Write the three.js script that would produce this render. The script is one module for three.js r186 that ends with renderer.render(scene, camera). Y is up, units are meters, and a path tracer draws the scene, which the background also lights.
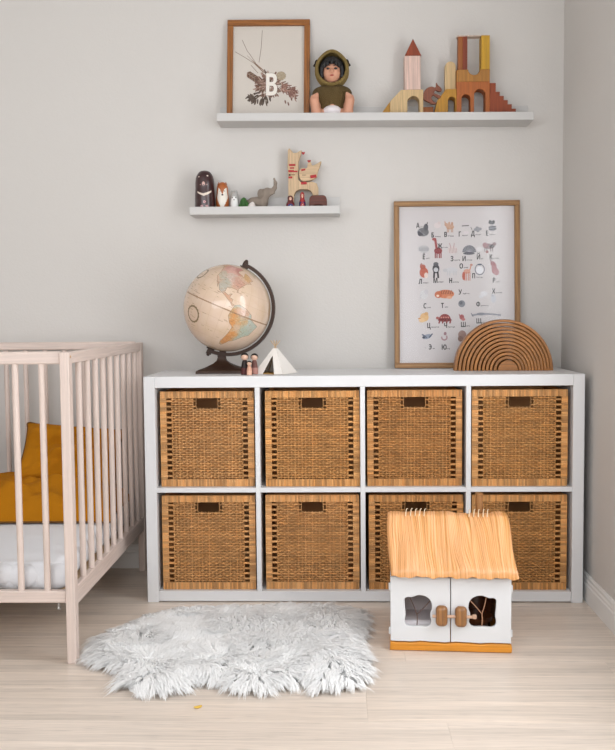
import * as THREE from 'three';
import { RoundedBoxGeometry } from 'three/addons/geometries/RoundedBoxGeometry.js';
import { mergeGeometries, mergeVertices, toCreasedNormals } from 'three/addons/utils/BufferGeometryUtils.js';
import { MarchingCubes } from 'three/addons/objects/MarchingCubes.js';
import { RectAreaLightUniformsLib } from 'three/addons/lights/RectAreaLightUniformsLib.js';

// ---------------------------------------------------------------- camera, sky, light, exposure
const scene = new THREE.Scene();
const camera = new THREE.PerspectiveCamera(45.24, 615 / 750, 0.05, 50);
camera.position.set(0.6495, 0.9667, 2.9909);
camera.rotation.set(-0.06478, 0.0328, -0.00892, 'YXZ');
scene.background = new THREE.Color(0.86, 0.93, 1.0);      // overcast daylight outside the windows
const renderer = new THREE.WebGLRenderer({ antialias: true });
renderer.toneMapping = THREE.LinearToneMapping;
renderer.toneMappingExposure = 1.0;
renderer.shadowMap.enabled = true;
RectAreaLightUniformsLib.init();
// room box: back wall z = -0.43, right wall x = 1.495
const RX = 1.495, LX = -2.3, BZ = -0.43, FZ = 3.3, CY = 2.6;
const WIN = { z0: 0.70, z1: 1.85, y0: 0.4, y1: 1.95 };         // tall window in the right wall, outside the frame
const REAR_FILL = { x0: -2.1, x1: 1.3, y0: 0.95, y1: 2.2 };         // wide unseen window added behind the camera as fill light
function daylight(w, h, at, towards, strength, color) {
  const l = new THREE.RectAreaLight(color, strength, w, h);
  l.position.set(...at); l.lookAt(...towards); l.castShadow = true; scene.add(l); return l;
}
daylight(WIN.z1 - WIN.z0, WIN.y1 - WIN.y0, [RX + 0.03, (WIN.y0 + WIN.y1) / 2, (WIN.z0 + WIN.z1) / 2], [-2, (WIN.y0 + WIN.y1) / 2, (WIN.z0 + WIN.z1) / 2], 5.6, new THREE.Color(0.955, 0.985, 1.02));
daylight(REAR_FILL.x1 - REAR_FILL.x0, REAR_FILL.y1 - REAR_FILL.y0, [(REAR_FILL.x0 + REAR_FILL.x1) / 2, (REAR_FILL.y0 + REAR_FILL.y1) / 2, FZ + 0.03], [(REAR_FILL.x0 + REAR_FILL.x1) / 2, (REAR_FILL.y0 + REAR_FILL.y1) / 2, -2], 3.55, new THREE.Color(0.965, 0.985, 1.015));  // added fill light from behind the camera

// ---------------------------------------------------------------- helpers
function rng(seed) { let a = seed >>> 0; return () => { a = (a + 0x6D2B79F5) | 0; let t = Math.imul(a ^ (a >>> 15), 1 | a); t = (t + Math.imul(t ^ (t >>> 7), 61 | t)) ^ t; return ((t ^ (t >>> 14)) >>> 0) / 4294967296; }; }
const V2 = (x, y) => new THREE.Vector2(x, y), V3 = (x, y, z) => new THREE.Vector3(x, y, z);
const names = {};
function numbered(n) { const k = names[n] = (names[n] ?? -1) + 1; return k ? `${n}_${String(k).padStart(3, '0')}` : n; }
function clean(g) { let q = g.index ? g.toNonIndexed() : g; for (const k of Object.keys(q.attributes)) if (!['position', 'normal', 'uv', 'color'].includes(k)) q.deleteAttribute(k); if (!q.attributes.normal) q.computeVertexNormals(); if (!q.attributes.uv) q.setAttribute('uv', new THREE.BufferAttribute(new Float32Array(q.attributes.position.count * 2), 2)); return q; }
function merge(list) {
  list = [list].flat(3).map(clean);
  if (list.length === 1) return list[0];
  if (list.some((g) => g.attributes.color)) for (const g of list) if (!g.attributes.color) g.setAttribute('color', new THREE.BufferAttribute(new Float32Array(g.attributes.position.count * 3).fill(1), 3));
  return mergeGeometries(list);
}
function obj(name, geos, mat, parent = scene) {
  const m = new THREE.Mesh(merge(geos), mat);
  m.name = parent === scene ? numbered(name) : name;
  m.castShadow = m.receiveShadow = true; parent.add(m); return m;
}
function tag(o, label, category, group) { o.userData.label = label; o.userData.category = category; if (group) o.userData.group = group; return o; }
function thing(name, label, category, [x, y, z] = [0, 0, 0], turn = 0, group) {
  const o = new THREE.Group(); o.name = numbered(name); o.position.set(x, y, z); o.rotation.y = turn; scene.add(o); return tag(o, label, category, group);
}
function struct(o) { o.userData.kind = 'structure'; return o; }
const T = (g, x = 0, y = 0, z = 0) => g.translate(x, y, z);
const RXg = (g, a) => g.rotateX(a), RYg = (g, a) => g.rotateY(a), RZg = (g, a) => g.rotateZ(a);
// uv in metres on box-like shapes; the grain runs along axis g (0 x, 1 y, 2 z)
function grainUV(geo, g = 0, off = [0, 0]) {
  const q = clean(geo), p = q.attributes.position, n = q.attributes.normal, uv = new Float32Array(p.count * 2);
  for (let i = 0; i < p.count; i++) {
    const P = [p.getX(i), p.getY(i), p.getZ(i)], N = [Math.abs(n.getX(i)), Math.abs(n.getY(i)), Math.abs(n.getZ(i))];
    const a = N.indexOf(Math.max(...N)), o = [0, 1, 2].filter((k) => k !== a);
    const [u, v] = o.includes(g) ? [g, o.find((k) => k !== g)] : o;
    uv[2 * i] = P[u] + off[0]; uv[2 * i + 1] = P[v] + off[1];
  }
  q.setAttribute('uv', new THREE.BufferAttribute(uv, 2)); return q;
}
// box centred at the origin with 45 degree chamfers, 44 triangles
function cbox(w, h, d, c = 0.0015, grain = 0, off) {
  const X = w / 2, Y = h / 2, Z = d / 2, pos = [];
  const pt = (sx, sy, sz, a) => V3(sx * (X - (a === 0 ? 0 : c)), sy * (Y - (a === 1 ? 0 : c)), sz * (Z - (a === 2 ? 0 : c)));
  const poly = (...v) => {
    const ctr = v.reduce((s, q) => s.add(q), V3(0, 0, 0)), nn = v[1].clone().sub(v[0]).cross(v[2].clone().sub(v[0]));
    if (nn.dot(ctr) < 0) v.reverse();
    for (let k = 1; k + 1 < v.length; k++) for (const q of [v[0], v[k], v[k + 1]]) pos.push(q.x, q.y, q.z);
  };
  const S = [-1, 1];
  for (const s of S) {
    poly(pt(s, -1, -1, 0), pt(s, 1, -1, 0), pt(s, 1, 1, 0), pt(s, -1, 1, 0));
    poly(pt(-1, s, -1, 1), pt(1, s, -1, 1), pt(1, s, 1, 1), pt(-1, s, 1, 1));
    poly(pt(-1, -1, s, 2), pt(1, -1, s, 2), pt(1, 1, s, 2), pt(-1, 1, s, 2));
    for (const t of S) {
      poly(pt(s, t, -1, 0), pt(s, t, 1, 0), pt(s, t, 1, 1), pt(s, t, -1, 1));
      poly(pt(s, -1, t, 0), pt(s, 1, t, 0), pt(s, 1, t, 2), pt(s, -1, t, 2));
      poly(pt(-1, s, t, 1), pt(1, s, t, 1), pt(1, s, t, 2), pt(-1, s, t, 2));
      for (const r of S) poly(pt(s, t, r, 0), pt(s, t, r, 1), pt(s, t, r, 2));
    }
  }
  const g = new THREE.BufferGeometry(); g.setAttribute('position', new THREE.BufferAttribute(new Float32Array(pos), 3)); g.computeVertexNormals();
  return grainUV(g, grain, off);
}
const boxAt = (x0, x1, y0, y1, z0, z1, c = 0.0015, grain = 0, off) => T(cbox(x1 - x0, y1 - y0, z1 - z0, c, grain, off), (x0 + x1) / 2, (y0 + y1) / 2, (z0 + z1) / 2);
const rbox = (w, h, d, r, grain = 0, seg = 3) => grainUV(new RoundedBoxGeometry(w, h, d, seg, r), grain);
function tube(pts, r, seg = 24, rad = 8, closed = false) { return new THREE.TubeGeometry(new THREE.CatmullRomCurve3(pts.map((p) => V3(...p)), closed), seg, r, rad, closed); }
function lathe(pts, seg = 32) { return new THREE.LatheGeometry(pts.map(([r, y]) => V2(r, y)), seg); }
function smoothProfile(pts, n = 40) { return new THREE.SplineCurve(pts.map(([r, y]) => V2(r, y))).getPoints(n).map((p) => [Math.max(p.x, 0.00001), p.y]); }
function extrude(shape, depth, bevel = 0.0015, grain = 0, curve = 12) {
  const g = new THREE.ExtrudeGeometry(shape, { depth: depth - 2 * bevel, bevelEnabled: bevel > 0, bevelSize: bevel, bevelThickness: bevel, bevelOffset: -bevel, bevelSegments: 2, curveSegments: curve });
  g.translate(0, 0, -(depth - 2 * bevel) / 2);
  return grainUV(g, grain);
}
const polyShape = (pts) => new THREE.Shape(pts.map(([x, y]) => V2(x, y)));
function smoothShape(pts, n = 60) { const c = new THREE.CatmullRomCurve3(pts.map(([x, y]) => V3(x, y, 0)), true, 'centripetal'); return new THREE.Shape(c.getPoints(n).slice(0, -1).map((p) => V2(p.x, p.y))); }
function tint(g, r, gg = r, b = r) { const q = clean(g), n = q.attributes.position.count, a = new Float32Array(n * 3); for (let i = 0; i < n; i++) { a[3 * i] = r; a[3 * i + 1] = gg; a[3 * i + 2] = b; } q.setAttribute('color', new THREE.BufferAttribute(a, 3)); return q; }
// periodic value noise on [0,1)^2
function tileNoise(seed, nx, ny) {
  const r = rng(seed), a = Array.from({ length: nx * ny }, r), s = (t) => t * t * (3 - 2 * t);
  return (u, v) => {
    const x = ((u % 1) + 1) % 1 * nx, y = ((v % 1) + 1) % 1 * ny, i = Math.floor(x), j = Math.floor(y), f = s(x - i), h = s(y - j), at = (p, q) => a[(q % ny) * nx + (p % nx)];
    return (at(i, j) * (1 - f) + at(i + 1, j) * f) * (1 - h) + (at(i, j + 1) * (1 - f) + at(i + 1, j + 1) * f) * h;
  };
}
function dataTex(n, m, fn, srgb, wu, wv) {       // fn(u, v) -> [r, g, b] 0..1; the tile covers wu x wv metres
  const d = new Uint8Array(n * m * 4);
  for (let j = 0; j < m; j++) for (let i = 0; i < n; i++) { const c = fn(i / n, j / m), k = (j * n + i) * 4; for (let q = 0; q < 3; q++) d[k + q] = Math.max(0, Math.min(255, c[q] * 255)); d[k + 3] = 255; }
  const t = new THREE.DataTexture(d, n, m, THREE.RGBAFormat); t.wrapS = t.wrapT = THREE.RepeatWrapping; t.magFilter = THREE.LinearFilter; t.minFilter = THREE.LinearMipmapLinearFilter; t.generateMipmaps = true;
  if (srgb) t.colorSpace = THREE.SRGBColorSpace;
  if (wu) t.repeat.set(1 / wu, 1 / wv);
  t.needsUpdate = true; return t;
}
const sdfCaps = (p, a, b, ra, rb) => { const ab = b.clone().sub(a), h = Math.max(0, Math.min(1, p.clone().sub(a).dot(ab) / ab.lengthSq())); return p.distanceTo(a.clone().addScaledVector(ab, h)) - (ra + (rb - ra) * h); };
const smin = (a, b, k) => { const h = Math.max(k - Math.abs(a - b), 0) / k; return Math.min(a, b) - h * h * k * 0.25; };
// bones: [[ax,ay,az, bx,by,bz, ra, rb], ...] joined into one skin
function skin(bones, lo, hi, cells, k = 0.01, extra) {
  const B = bones.map((b) => [V3(b[0], b[1], b[2]), V3(b[3], b[4], b[5]), b[6], b[7]]);
  const mc = new MarchingCubes(cells, new THREE.MeshStandardMaterial(), false, false, 120000); mc.isolation = 0;
  const half = Math.max(hi[0] - lo[0], hi[1] - lo[1], hi[2] - lo[2]) / 2, c = [0, 1, 2].map((i) => (lo[i] + hi[i]) / 2), hs = cells / 2, p = V3();
  for (let z = 0; z < cells; z++) for (let y = 0; y < cells; y++) for (let x = 0; x < cells; x++) {
    p.set(c[0] + ((x - hs) / hs) * half, c[1] + ((y - hs) / hs) * half, c[2] + ((z - hs) / hs) * half);
    let d = 1; for (const b of B) d = smin(d, sdfCaps(p, ...b), k);
    if (extra) d = extra(p, d);
    mc.field[x + y * cells + z * cells * cells] = -d;
  }
  mc.update();
  const n = mc.count, pos = new Float32Array(n * 3);
  for (let i = 0; i < n; i++) for (let q = 0; q < 3; q++) pos[3 * i + q] = mc.positionArray[3 * i + q] * half + c[q];
  let g = new THREE.BufferGeometry(); g.setAttribute('position', new THREE.BufferAttribute(pos, 3));
  g = mergeVertices(g, half / cells * 0.02); g.computeVertexNormals(); return clean(g);
}
const S = (hex) => new THREE.Color(hex);
function mat(color, roughness = 0.6, extra = {}) { return new THREE.MeshPhysicalMaterial({ color: color.isColor ? color : S(color), roughness, side: THREE.FrontSide, ...extra }); }
function canvas(w, h, draw) { const c = document.createElement('canvas'); c.width = w; c.height = h; draw(c.getContext('2d'), w, h); const t = new THREE.CanvasTexture(c); t.colorSpace = THREE.SRGBColorSpace; t.anisotropy = 8; return t; }

// ---------------------------------------------------------------- textures and materials
const n1 = tileNoise(11, 6, 48), n2 = tileNoise(12, 16, 160), n3 = tileNoise(13, 4, 10), n4 = tileNoise(14, 60, 240);
const grainFn = (u, v) => {
  const w = 0.05 * (n3(u, v) - 0.5), ring = Math.abs(Math.sin((v * 9 + 0.9 * n3(u, v * 1) + w) * Math.PI));
  return 0.5 * n1(u, v + w) + 0.3 * n2(u, v + w) + 0.2 * n4(u, v) - 0.12 * Math.pow(ring, 6);
};
const grainTex = dataTex(512, 512, (u, v) => { const g = 0.80 + 0.24 * grainFn(u, v); return [g, g * 0.985 + 0.01, g * 0.965 + 0.02]; }, true, 0.6, 0.14);
const grainSoft = dataTex(512, 512, (u, v) => { const g = 0.90 + 0.12 * grainFn(u, v); return [g, g * 0.99, g * 0.98]; }, true, 0.6, 0.14);
const grainStrong = dataTex(512, 512, (u, v) => { const g = 0.62 + 0.46 * grainFn(u, v); return [g, g * 0.95, g * 0.88]; }, true, 0.5, 0.1);
const plasterBump = (() => { const a = tileNoise(21, 64, 64), b = tileNoise(22, 160, 160); return dataTex(256, 256, (u, v) => { const g = 0.5 * a(u, v) + 0.5 * b(u, v); return [g, g, g]; }, false, 0.35, 0.35); })();
const f1 = tileNoise(31, 5, 40), f2 = tileNoise(32, 14, 130), f3 = tileNoise(33, 50, 360), f4 = tileNoise(34, 3, 7), f5 = tileNoise(35, 24, 70);
const floorTex = dataTex(1024, 512, (u, v) => {
  const w = 0.04 * (f4(u, v) - 0.5), a = f1(u, v + w), b = f2(u, v + w), c = f3(u, v + w), pore = Math.pow(f5(u, v + w), 7);
  const g = 0.80 + 0.06 * (a - 0.5) + 0.045 * (b - 0.5) + 0.035 * (c - 0.5) - 0.06 * pore + 0.05 * (f4(u, v) - 0.5);
  return [g * 1.0, g * 0.95, g * 0.905];
}, true, 1.3, 0.34);
const knitTex = dataTex(64, 64, (u, v) => { const s = Math.abs(Math.sin(u * Math.PI * 4 + Math.sin(v * Math.PI * 8) * 0.7)) * (0.55 + 0.45 * Math.abs(Math.cos(v * Math.PI * 8))); return [s, s, s]; }, false);
const clothTex = (() => { const a = tileNoise(51, 90, 90), b = tileNoise(52, 9, 9); return dataTex(256, 256, (u, v) => { const g = 0.6 * a(u, v) + 0.4 * b(u, v); return [g, g, g]; }, false, 0.12, 0.12); })();

const MT = {
  wall: mat(new THREE.Color(0.64, 0.612, 0.582), 0.92, { bumpMap: plasterBump, bumpScale: 0.0004 }),
  ceiling: mat(new THREE.Color(0.72, 0.71, 0.69), 0.95),
  white: mat(new THREE.Color(0.745, 0.745, 0.755), 0.42),
  trim: mat(new THREE.Color(0.83, 0.825, 0.81), 0.45),
  ledge: mat(new THREE.Color(0.57, 0.555, 0.54), 0.5),
  beech: mat(new THREE.Color(0.76, 0.64, 0.585), 0.55, { map: grainSoft }),
  beechDark: mat(new THREE.Color(0.66, 0.43, 0.24), 0.55, { map: grainTex }),
  oak: mat(new THREE.Color(0.46, 0.27, 0.12), 0.5, { map: grainStrong }),
  teak: mat(new THREE.Color(0.42, 0.17, 0.04), 0.45, { map: grainStrong }),
  rainbow: mat(new THREE.Color(0.53, 0.235, 0.062), 0.45, { map: grainStrong }),
  pale: mat(new THREE.Color(0.70, 0.50, 0.31), 0.6, { map: grainTex }),
  metal: mat('#b8b8b6', 0.3, { metalness: 1 }),
  sheet: mat(new THREE.Color(0.84, 0.85, 0.88), 0.9, { bumpMap: clothTex, bumpScale: 0.0006, sheen: 0.3 }),
  mustard: mat(new THREE.Color(0.46, 0.175, 0.006), 0.95, { bumpMap: clothTex, bumpScale: 0.0012, specularIntensity: 0.3 }),
  mustardTrim: mat(new THREE.Color(0.16, 0.07, 0.012), 0.9),
  clearGlass: mat('#ffffff', 0.12, { transmission: 1, thickness: 0, ior: 1.5, specularIntensity: 0.3 }),
  glass: mat('#ffffff', 0.02, { transmission: 1, thickness: 0, ior: 1.5 }),
};
const floorMats = [[1.0, 1.0, 1.0], [0.975, 0.97, 0.965], [1.02, 1.015, 1.01], [0.99, 0.98, 0.97]].map(([r, g, b]) => mat(new THREE.Color(1.25 * r, 1.22 * g, 1.18 * b), 0.36, { map: floorTex }));

// ---------------------------------------------------------------- the room
{
  const t = 0.14;
  struct(obj('wall_back', boxAt(LX - t, RX + t, -0.05, CY + 0.1, BZ - t, BZ, 0.001), MT.wall));
  struct(obj('wall_left', boxAt(LX - t, LX, -0.05, CY + 0.1, BZ, FZ + t, 0.001), MT.wall));
  struct(obj('wall_right', [boxAt(RX, RX + t, -0.05, CY + 0.1, BZ, WIN.z0, 0.001), boxAt(RX, RX + t, -0.05, CY + 0.1, WIN.z1, FZ + t, 0.001), boxAt(RX, RX + t, -0.05, WIN.y0, WIN.z0, WIN.z1, 0.0005), boxAt(RX, RX + t, WIN.y1, CY + 0.1, WIN.z0, WIN.z1, 0.0005)], MT.wall));
  struct(obj('wall_front', [boxAt(LX, REAR_FILL.x0, -0.05, CY + 0.1, FZ, FZ + t, 0.001), boxAt(REAR_FILL.x1, RX, -0.05, CY + 0.1, FZ, FZ + t, 0.001), boxAt(REAR_FILL.x0, REAR_FILL.x1, -0.05, REAR_FILL.y0, FZ, FZ + t, 0.0005), boxAt(REAR_FILL.x0, REAR_FILL.x1, REAR_FILL.y1, CY + 0.1, FZ, FZ + t, 0.0005)], MT.wall));
  struct(obj('ceiling', boxAt(LX - t, RX + t, CY, CY + 0.1, BZ - t, FZ + t, 0.001), MT.ceiling));
  // floor: boards laid across the view on a sub-floor slab
  const fl = struct(obj('floor', boxAt(LX - t, RX + t, -0.1, -0.012, BZ - t, FZ + t, 0.001), mat('#8a7660', 0.9)));
  const r = rng(5), bw = 0.19;
  const variants = [0, 1, 2, 3, 4].map((k) => [cbox(1.3, 0.012, bw - 0.0004, 0.0004, 0, [k * 0.37, k * 0.11])]);
  for (let z = BZ + bw / 2, row = 0; z < FZ; z += bw, row++) {
    let x = LX - r() * 1.2;
    while (x < RX) {
      const x0 = Math.max(x, LX), x1 = Math.min(x + 1.3, RX);
      if (x1 - x0 > 0.02) {
        const m = new THREE.Mesh(x1 - x0 > 1.29 ? variants[Math.floor(r() * 5)][0] : cbox(x1 - x0 - 0.0004, 0.012, bw - 0.0004, 0.0004, 0, [r(), r() * 0.3]), floorMats[Math.floor(r() * 4)]);
        m.name = 'plank'; m.position.set((x0 + x1) / 2, -0.006, z); m.receiveShadow = true; m.castShadow = true; fl.add(m);
      }
      x += 1.3;
    }
  }
  // skirting boards with a stepped top
  const prof = [[0, 0], [0.014, 0], [0.014, 0.058], [0.011, 0.062], [0.011, 0.07], [0.008, 0.075], [0.008, 0.083], [0.004, 0.09], [0, 0.09]];
  const board = (len) => { const g = new THREE.ExtrudeGeometry(polyShape(prof), { depth: len, bevelEnabled: false }); return g; };   // depth along z, thickness +x
  struct(obj('baseboard_back', T(RYg(board(RX - LX), -Math.PI / 2).rotateX(0), RX, 0, BZ), MT.trim));
  struct(obj('baseboard_right', T(RYg(board(FZ - BZ - 0.014), Math.PI), RX, 0, FZ), MT.trim));
  struct(obj('baseboard_left', T(board(FZ - BZ - 0.014), LX, 0, BZ + 0.014), MT.trim));
  // window in the right wall
  const w1 = struct(new THREE.Group()); w1.name = 'window_1'; scene.add(w1);
  const fx0 = RX + 0.05, fx1 = RX + 0.10, b = 0.05, zm = (WIN.z0 + WIN.z1) / 2;
  obj('window_frame', [boxAt(fx0, fx1, WIN.y0, WIN.y0 + b, WIN.z0, WIN.z1), boxAt(fx0, fx1, WIN.y1 - b, WIN.y1, WIN.z0, WIN.z1), boxAt(fx0, fx1, WIN.y0 + b, WIN.y1 - b, WIN.z0, WIN.z0 + b), boxAt(fx0, fx1, WIN.y0 + b, WIN.y1 - b, WIN.z1 - b, WIN.z1), boxAt(fx0, fx1, WIN.y0 + b, WIN.y1 - b, zm - 0.025, zm + 0.025)], MT.trim, w1);
  for (const [a, c] of [[WIN.z0 + b, zm - 0.025], [zm + 0.025, WIN.z1 - b]]) obj('pane', boxAt(RX + 0.073, RX + 0.075, WIN.y0 + b, WIN.y1 - b, a, c, 0.0001), MT.glass, w1);
  obj('window_sill', boxAt(RX - 0.02, RX + 0.05, WIN.y0 - 0.03, WIN.y0, WIN.z0 - 0.03, WIN.z1 + 0.03, 0.003), MT.trim, w1);
  // added window behind the camera, there for the fill light
  const d1 = struct(new THREE.Group()); d1.name = 'added_window_2'; scene.add(d1);
  const xm = (REAR_FILL.x0 + REAR_FILL.x1) / 2, dz0 = FZ + 0.05, dz1 = FZ + 0.1;
  obj('window_frame', [boxAt(REAR_FILL.x0, REAR_FILL.x1, REAR_FILL.y0, REAR_FILL.y0 + b, dz0, dz1), boxAt(REAR_FILL.x0, REAR_FILL.x1, REAR_FILL.y1 - b, REAR_FILL.y1, dz0, dz1), boxAt(REAR_FILL.x0, REAR_FILL.x0 + b, REAR_FILL.y0 + b, REAR_FILL.y1 - b, dz0, dz1), boxAt(REAR_FILL.x1 - b, REAR_FILL.x1, REAR_FILL.y0 + b, REAR_FILL.y1 - b, dz0, dz1), boxAt(xm - b / 2, xm + b / 2, REAR_FILL.y0 + b, REAR_FILL.y1 - b, dz0, dz1)], MT.trim, d1);
  for (const [a, c] of [[REAR_FILL.x0 + b, xm - b / 2], [xm + b / 2, REAR_FILL.x1 - b]]) obj('pane', boxAt(a, c, REAR_FILL.y0 + b, REAR_FILL.y1 - b, FZ + 0.073, FZ + 0.075, 0.0001), MT.glass, d1);
}

// ---------------------------------------------------------------- white cube storage unit
const CW = 1.468, CH = 0.77, CD = 0.39, PT = 0.038, DT = 0.016, OW = (CW - 2 * PT - 3 * DT) / 4, OH = (CH - 2 * PT - DT) / 2;
{
  const t = thing('cube_storage_unit', 'long white cube storage unit with eight openings full of wicker baskets', 'shelf unit', [0, 0, 0]);
  obj('side_panel', boxAt(0, PT, 0, CH, -CD, 0, 0.0012), MT.white, t);
  obj('side_panel', boxAt(CW - PT, CW, 0, CH, -CD, 0, 0.0012), MT.white, t);
  obj('top_panel', boxAt(PT + 0.0004, CW - PT - 0.0004, CH - PT, CH, -CD, 0, 0.0012), MT.white, t);
  obj('bottom_panel', boxAt(PT + 0.0004, CW - PT - 0.0004, 0.004, PT, -CD, -0.001, 0.0012), MT.white, t);
  for (let k = 1; k < 4; k++) obj('divider', boxAt(PT + k * OW + (k - 1) * DT, PT + k * (OW + DT), PT, CH - PT, -CD, -0.001, 0.0008), MT.white, t);
  for (let k = 0; k < 4; k++) obj('shelf_board', boxAt(PT + k * (OW + DT), PT + k * (OW + DT) + OW, PT + OH, PT + OH + DT, -CD, -0.0015, 0.0008), MT.white, t);
}

// ---------------------------------------------------------------- wicker baskets
function caneTint(r) { const v = 0.62 + 0.62 * r(), h = r() * 0.16; return [v, v * (0.97 - h * 0.7), v * (0.95 - h * 1.6)]; }
function basketParts(seed) {
  const r = rng(seed), W = 0.318, H = 0.325, D = 0.335, X = W / 2, band = 0.023, zF = 0, P = {};
  // ribs across a band: along = 'x' (ribs stand upright) or 'y' (ribs lie level)
  const ribs = (a0, a1, b0, b1, z, pitch, along) => {
    const out = [], pos = [], col = [], n = Math.round((a1 - a0) / pitch), p = (a1 - a0) / n;
    for (let k = 0; k < n; k++) {
      const s = a0 + k * p, h = 0.0011 + 0.0009 * r(), prof = [[s, 0], [s + p * 0.22, h], [s + p * 0.78, h], [s + p, 0]], c = caneTint(r), j = (r() - 0.5) * 0.001;
      for (let q = 0; q < 3; q++) {
        const [u0, z0] = prof[q], [u1, z1] = prof[q + 1];
        const v = along === 'x' ? [[u0, b0 + j, z0], [u1, b0 + j, z1], [u1, b1, z1], [u0, b1, z0]] : [[b0, u0, z0], [b1, u0, z0], [b1, u1, z1], [b0, u1, z1]];
        for (const i of [0, 1, 2, 0, 2, 3]) { pos.push(v[i][0], v[i][1], v[i][2] + z); col.push(...c); }
      }
    }
    const g = new THREE.BufferGeometry(); g.setAttribute('position', new THREE.BufferAttribute(new Float32Array(pos), 3)); g.setAttribute('color', new THREE.BufferAttribute(new Float32Array(col), 3)); g.computeVertexNormals(); out.push(clean(g));
    return out;
  };
  const core = (x0, x1, y0, y1, z0, z1) => tint(boxAt(x0, x1, y0, y1, z0, z1, 0.002), ...caneTint(r));
  P.top_band = [core(-X, X, H - band, H, -0.014, 0), ...ribs(-X, X, H - band, H - 0.0005, zF, 0.0056, 'x')];
  P.bottom_band = [core(-X, X, 0, band + 0.002, -0.014, 0), ...ribs(-X, X, 0.001, band + 0.002, zF, 0.0056, 'x')];
  P.side_band = [-1, 1].map((s) => { const a = s < 0 ? -X : X - 0.021; return [core(a, a + 0.021, band + 0.002, H - band, -0.014, 0), ...ribs(band + 0.002, H - band, a, a + 0.021, zF, 0.0075, 'y')]; });
  // woven field: level strands going over and under upright stakes
  const y0 = band + 0.004, y1 = H - band - 0.001, rows = 45, p = (y1 - y0) / rows, XB = X - 0.0205, XS = 0.119, nS = 21, sp = 2 * XS / (nS - 1), hole = { x: 0.0365, y: y1 - 0.0345 };
  const strands = [];
  const strand = (xa, xb, y, phase) => {
    const c0 = caneTint(r), humps = Array.from({ length: 16 }, () => { const c1 = caneTint(r); return c1.map((q, i) => 0.35 * c0[i] + 0.65 * q); }), h = p * 0.48, th = 0.0021, amp = 0.0035, n = Math.max(2, Math.round((xb - xa) / sp * 4)), prof = [[h, -0.0006], [h * 0.45, th], [-h * 0.45, th], [-h, -0.0006], [0, -th]];
    const pos = [], col = [], ring = [], jit = (r() - 0.5) * 0.0012;
    for (let i = 0; i <= n; i++) {
      const x = xa + (xb - xa) * i / n, inW = Math.abs(x) <= XS + 1e-6, w = inW ? Math.cos((x + XS) / sp * Math.PI + phase) : 0;
      const z = -0.0045 + amp * w, sq = inW ? 1 - 0.30 * (1 - w * w) : 1.25, c = humps[Math.max(0, Math.min(15, Math.floor(((x + XS) / sp + (phase ? 0 : 1)) / 2)))], v = 0.95 + 0.1 * r();
      ring.push(prof.map(([a, b]) => [x, y + jit + a * sq, z + b])); col.push([c[0] * v, c[1] * v, c[2] * v]);
    }
    const P3 = [], C3 = [];
    for (let i = 0; i < n; i++) for (let q = 0; q < 5; q++) {
      const q1 = (q + 1) % 5, A = ring[i][q], B = ring[i][q1], C = ring[i + 1][q1], E2 = ring[i + 1][q];
      for (const [v, cc] of [[A, i], [B, i], [C, i + 1], [A, i], [C, i + 1], [E2, i + 1]]) { P3.push(...v); C3.push(...col[cc]); }
    }
    const g = new THREE.BufferGeometry(); g.setAttribute('position', new THREE.BufferAttribute(new Float32Array(P3), 3)); g.setAttribute('color', new THREE.BufferAttribute(new Float32Array(C3), 3)); g.computeVertexNormals(); strands.push(clean(g));
  };
  for (let k = 0; k < rows; k++) {
    const y = y0 + (k + 0.5) * p, ph = k % 2 ? Math.PI : 0, e = k % 3 === 1 ? XB : XS + 0.002, gap = y > hole.y - p * 0.4;
    if (gap) { strand(-e, -hole.x - (k % 3 === 1 ? 0.001 : 0.010), y, ph); strand(hole.x + (k % 3 === 1 ? 0.001 : 0.010), e, y, ph); } else strand(-e, e, y, ph);
  }
  for (let k = 0; k < nS; k++) {
    const x = -XS + k * sp, top = Math.abs(x) < hole.x + 0.004 ? hole.y : y1, c = caneTint(r);
    strands.push(tint(T(new THREE.CylinderGeometry(0.0014, 0.0014, top - y0 + 0.004, 6, 1), x, (top + y0) / 2, -0.0058), ...c));
  }
  P.weave = strands;
  // wrapped edge of the hand hole
  const hx = hole.x, hb = hole.y, hr = 0.0013;
  P.handle_rim = [tint(tube([[-hx, y1, -0.003], [-hx, hb + 0.002, -0.003], [-hx + 0.002, hb, -0.003], [hx - 0.002, hb, -0.003], [hx, hb + 0.002, -0.003], [hx, y1, -0.003]], hr, 40, 6), ...caneTint(r))];
  // plain woven sides, back and base
  const wall = (w, flip) => { const out = [tint(boxAt(-w / 2, w / 2, 0.004, H - 0.004, -0.006, -0.002, 0.001), ...caneTint(r))]; for (let k = 0; k < 30; k++) { const c = caneTint(r); out.push(tint(boxAt(-w / 2, w / 2, 0.006 + k * 0.0104, 0.0155 + k * 0.0104, -0.004, 0, 0.0018), ...c)); } return out; };
  P.side_wall = [-1, 1].map((s) => { const g = merge(wall(D - 0.02)); g.rotateY(s * Math.PI / 2); g.translate(s * X, 0, -D / 2); return g; });
  const bk = merge(wall(W - 0.004)); bk.rotateY(Math.PI); bk.translate(0, 0, -D); P.back_wall = bk;
  P.base = tint(boxAt(-X + 0.004, X - 0.004, 0.001, 0.009, -D + 0.004, -0.012, 0.001), ...caneTint(r));
  for (const k of Object.keys(P)) if (k === 'side_band' || k === 'side_wall') P[k] = P[k].map(merge); else P[k] = merge(P[k]);
  return P;
}
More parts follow.
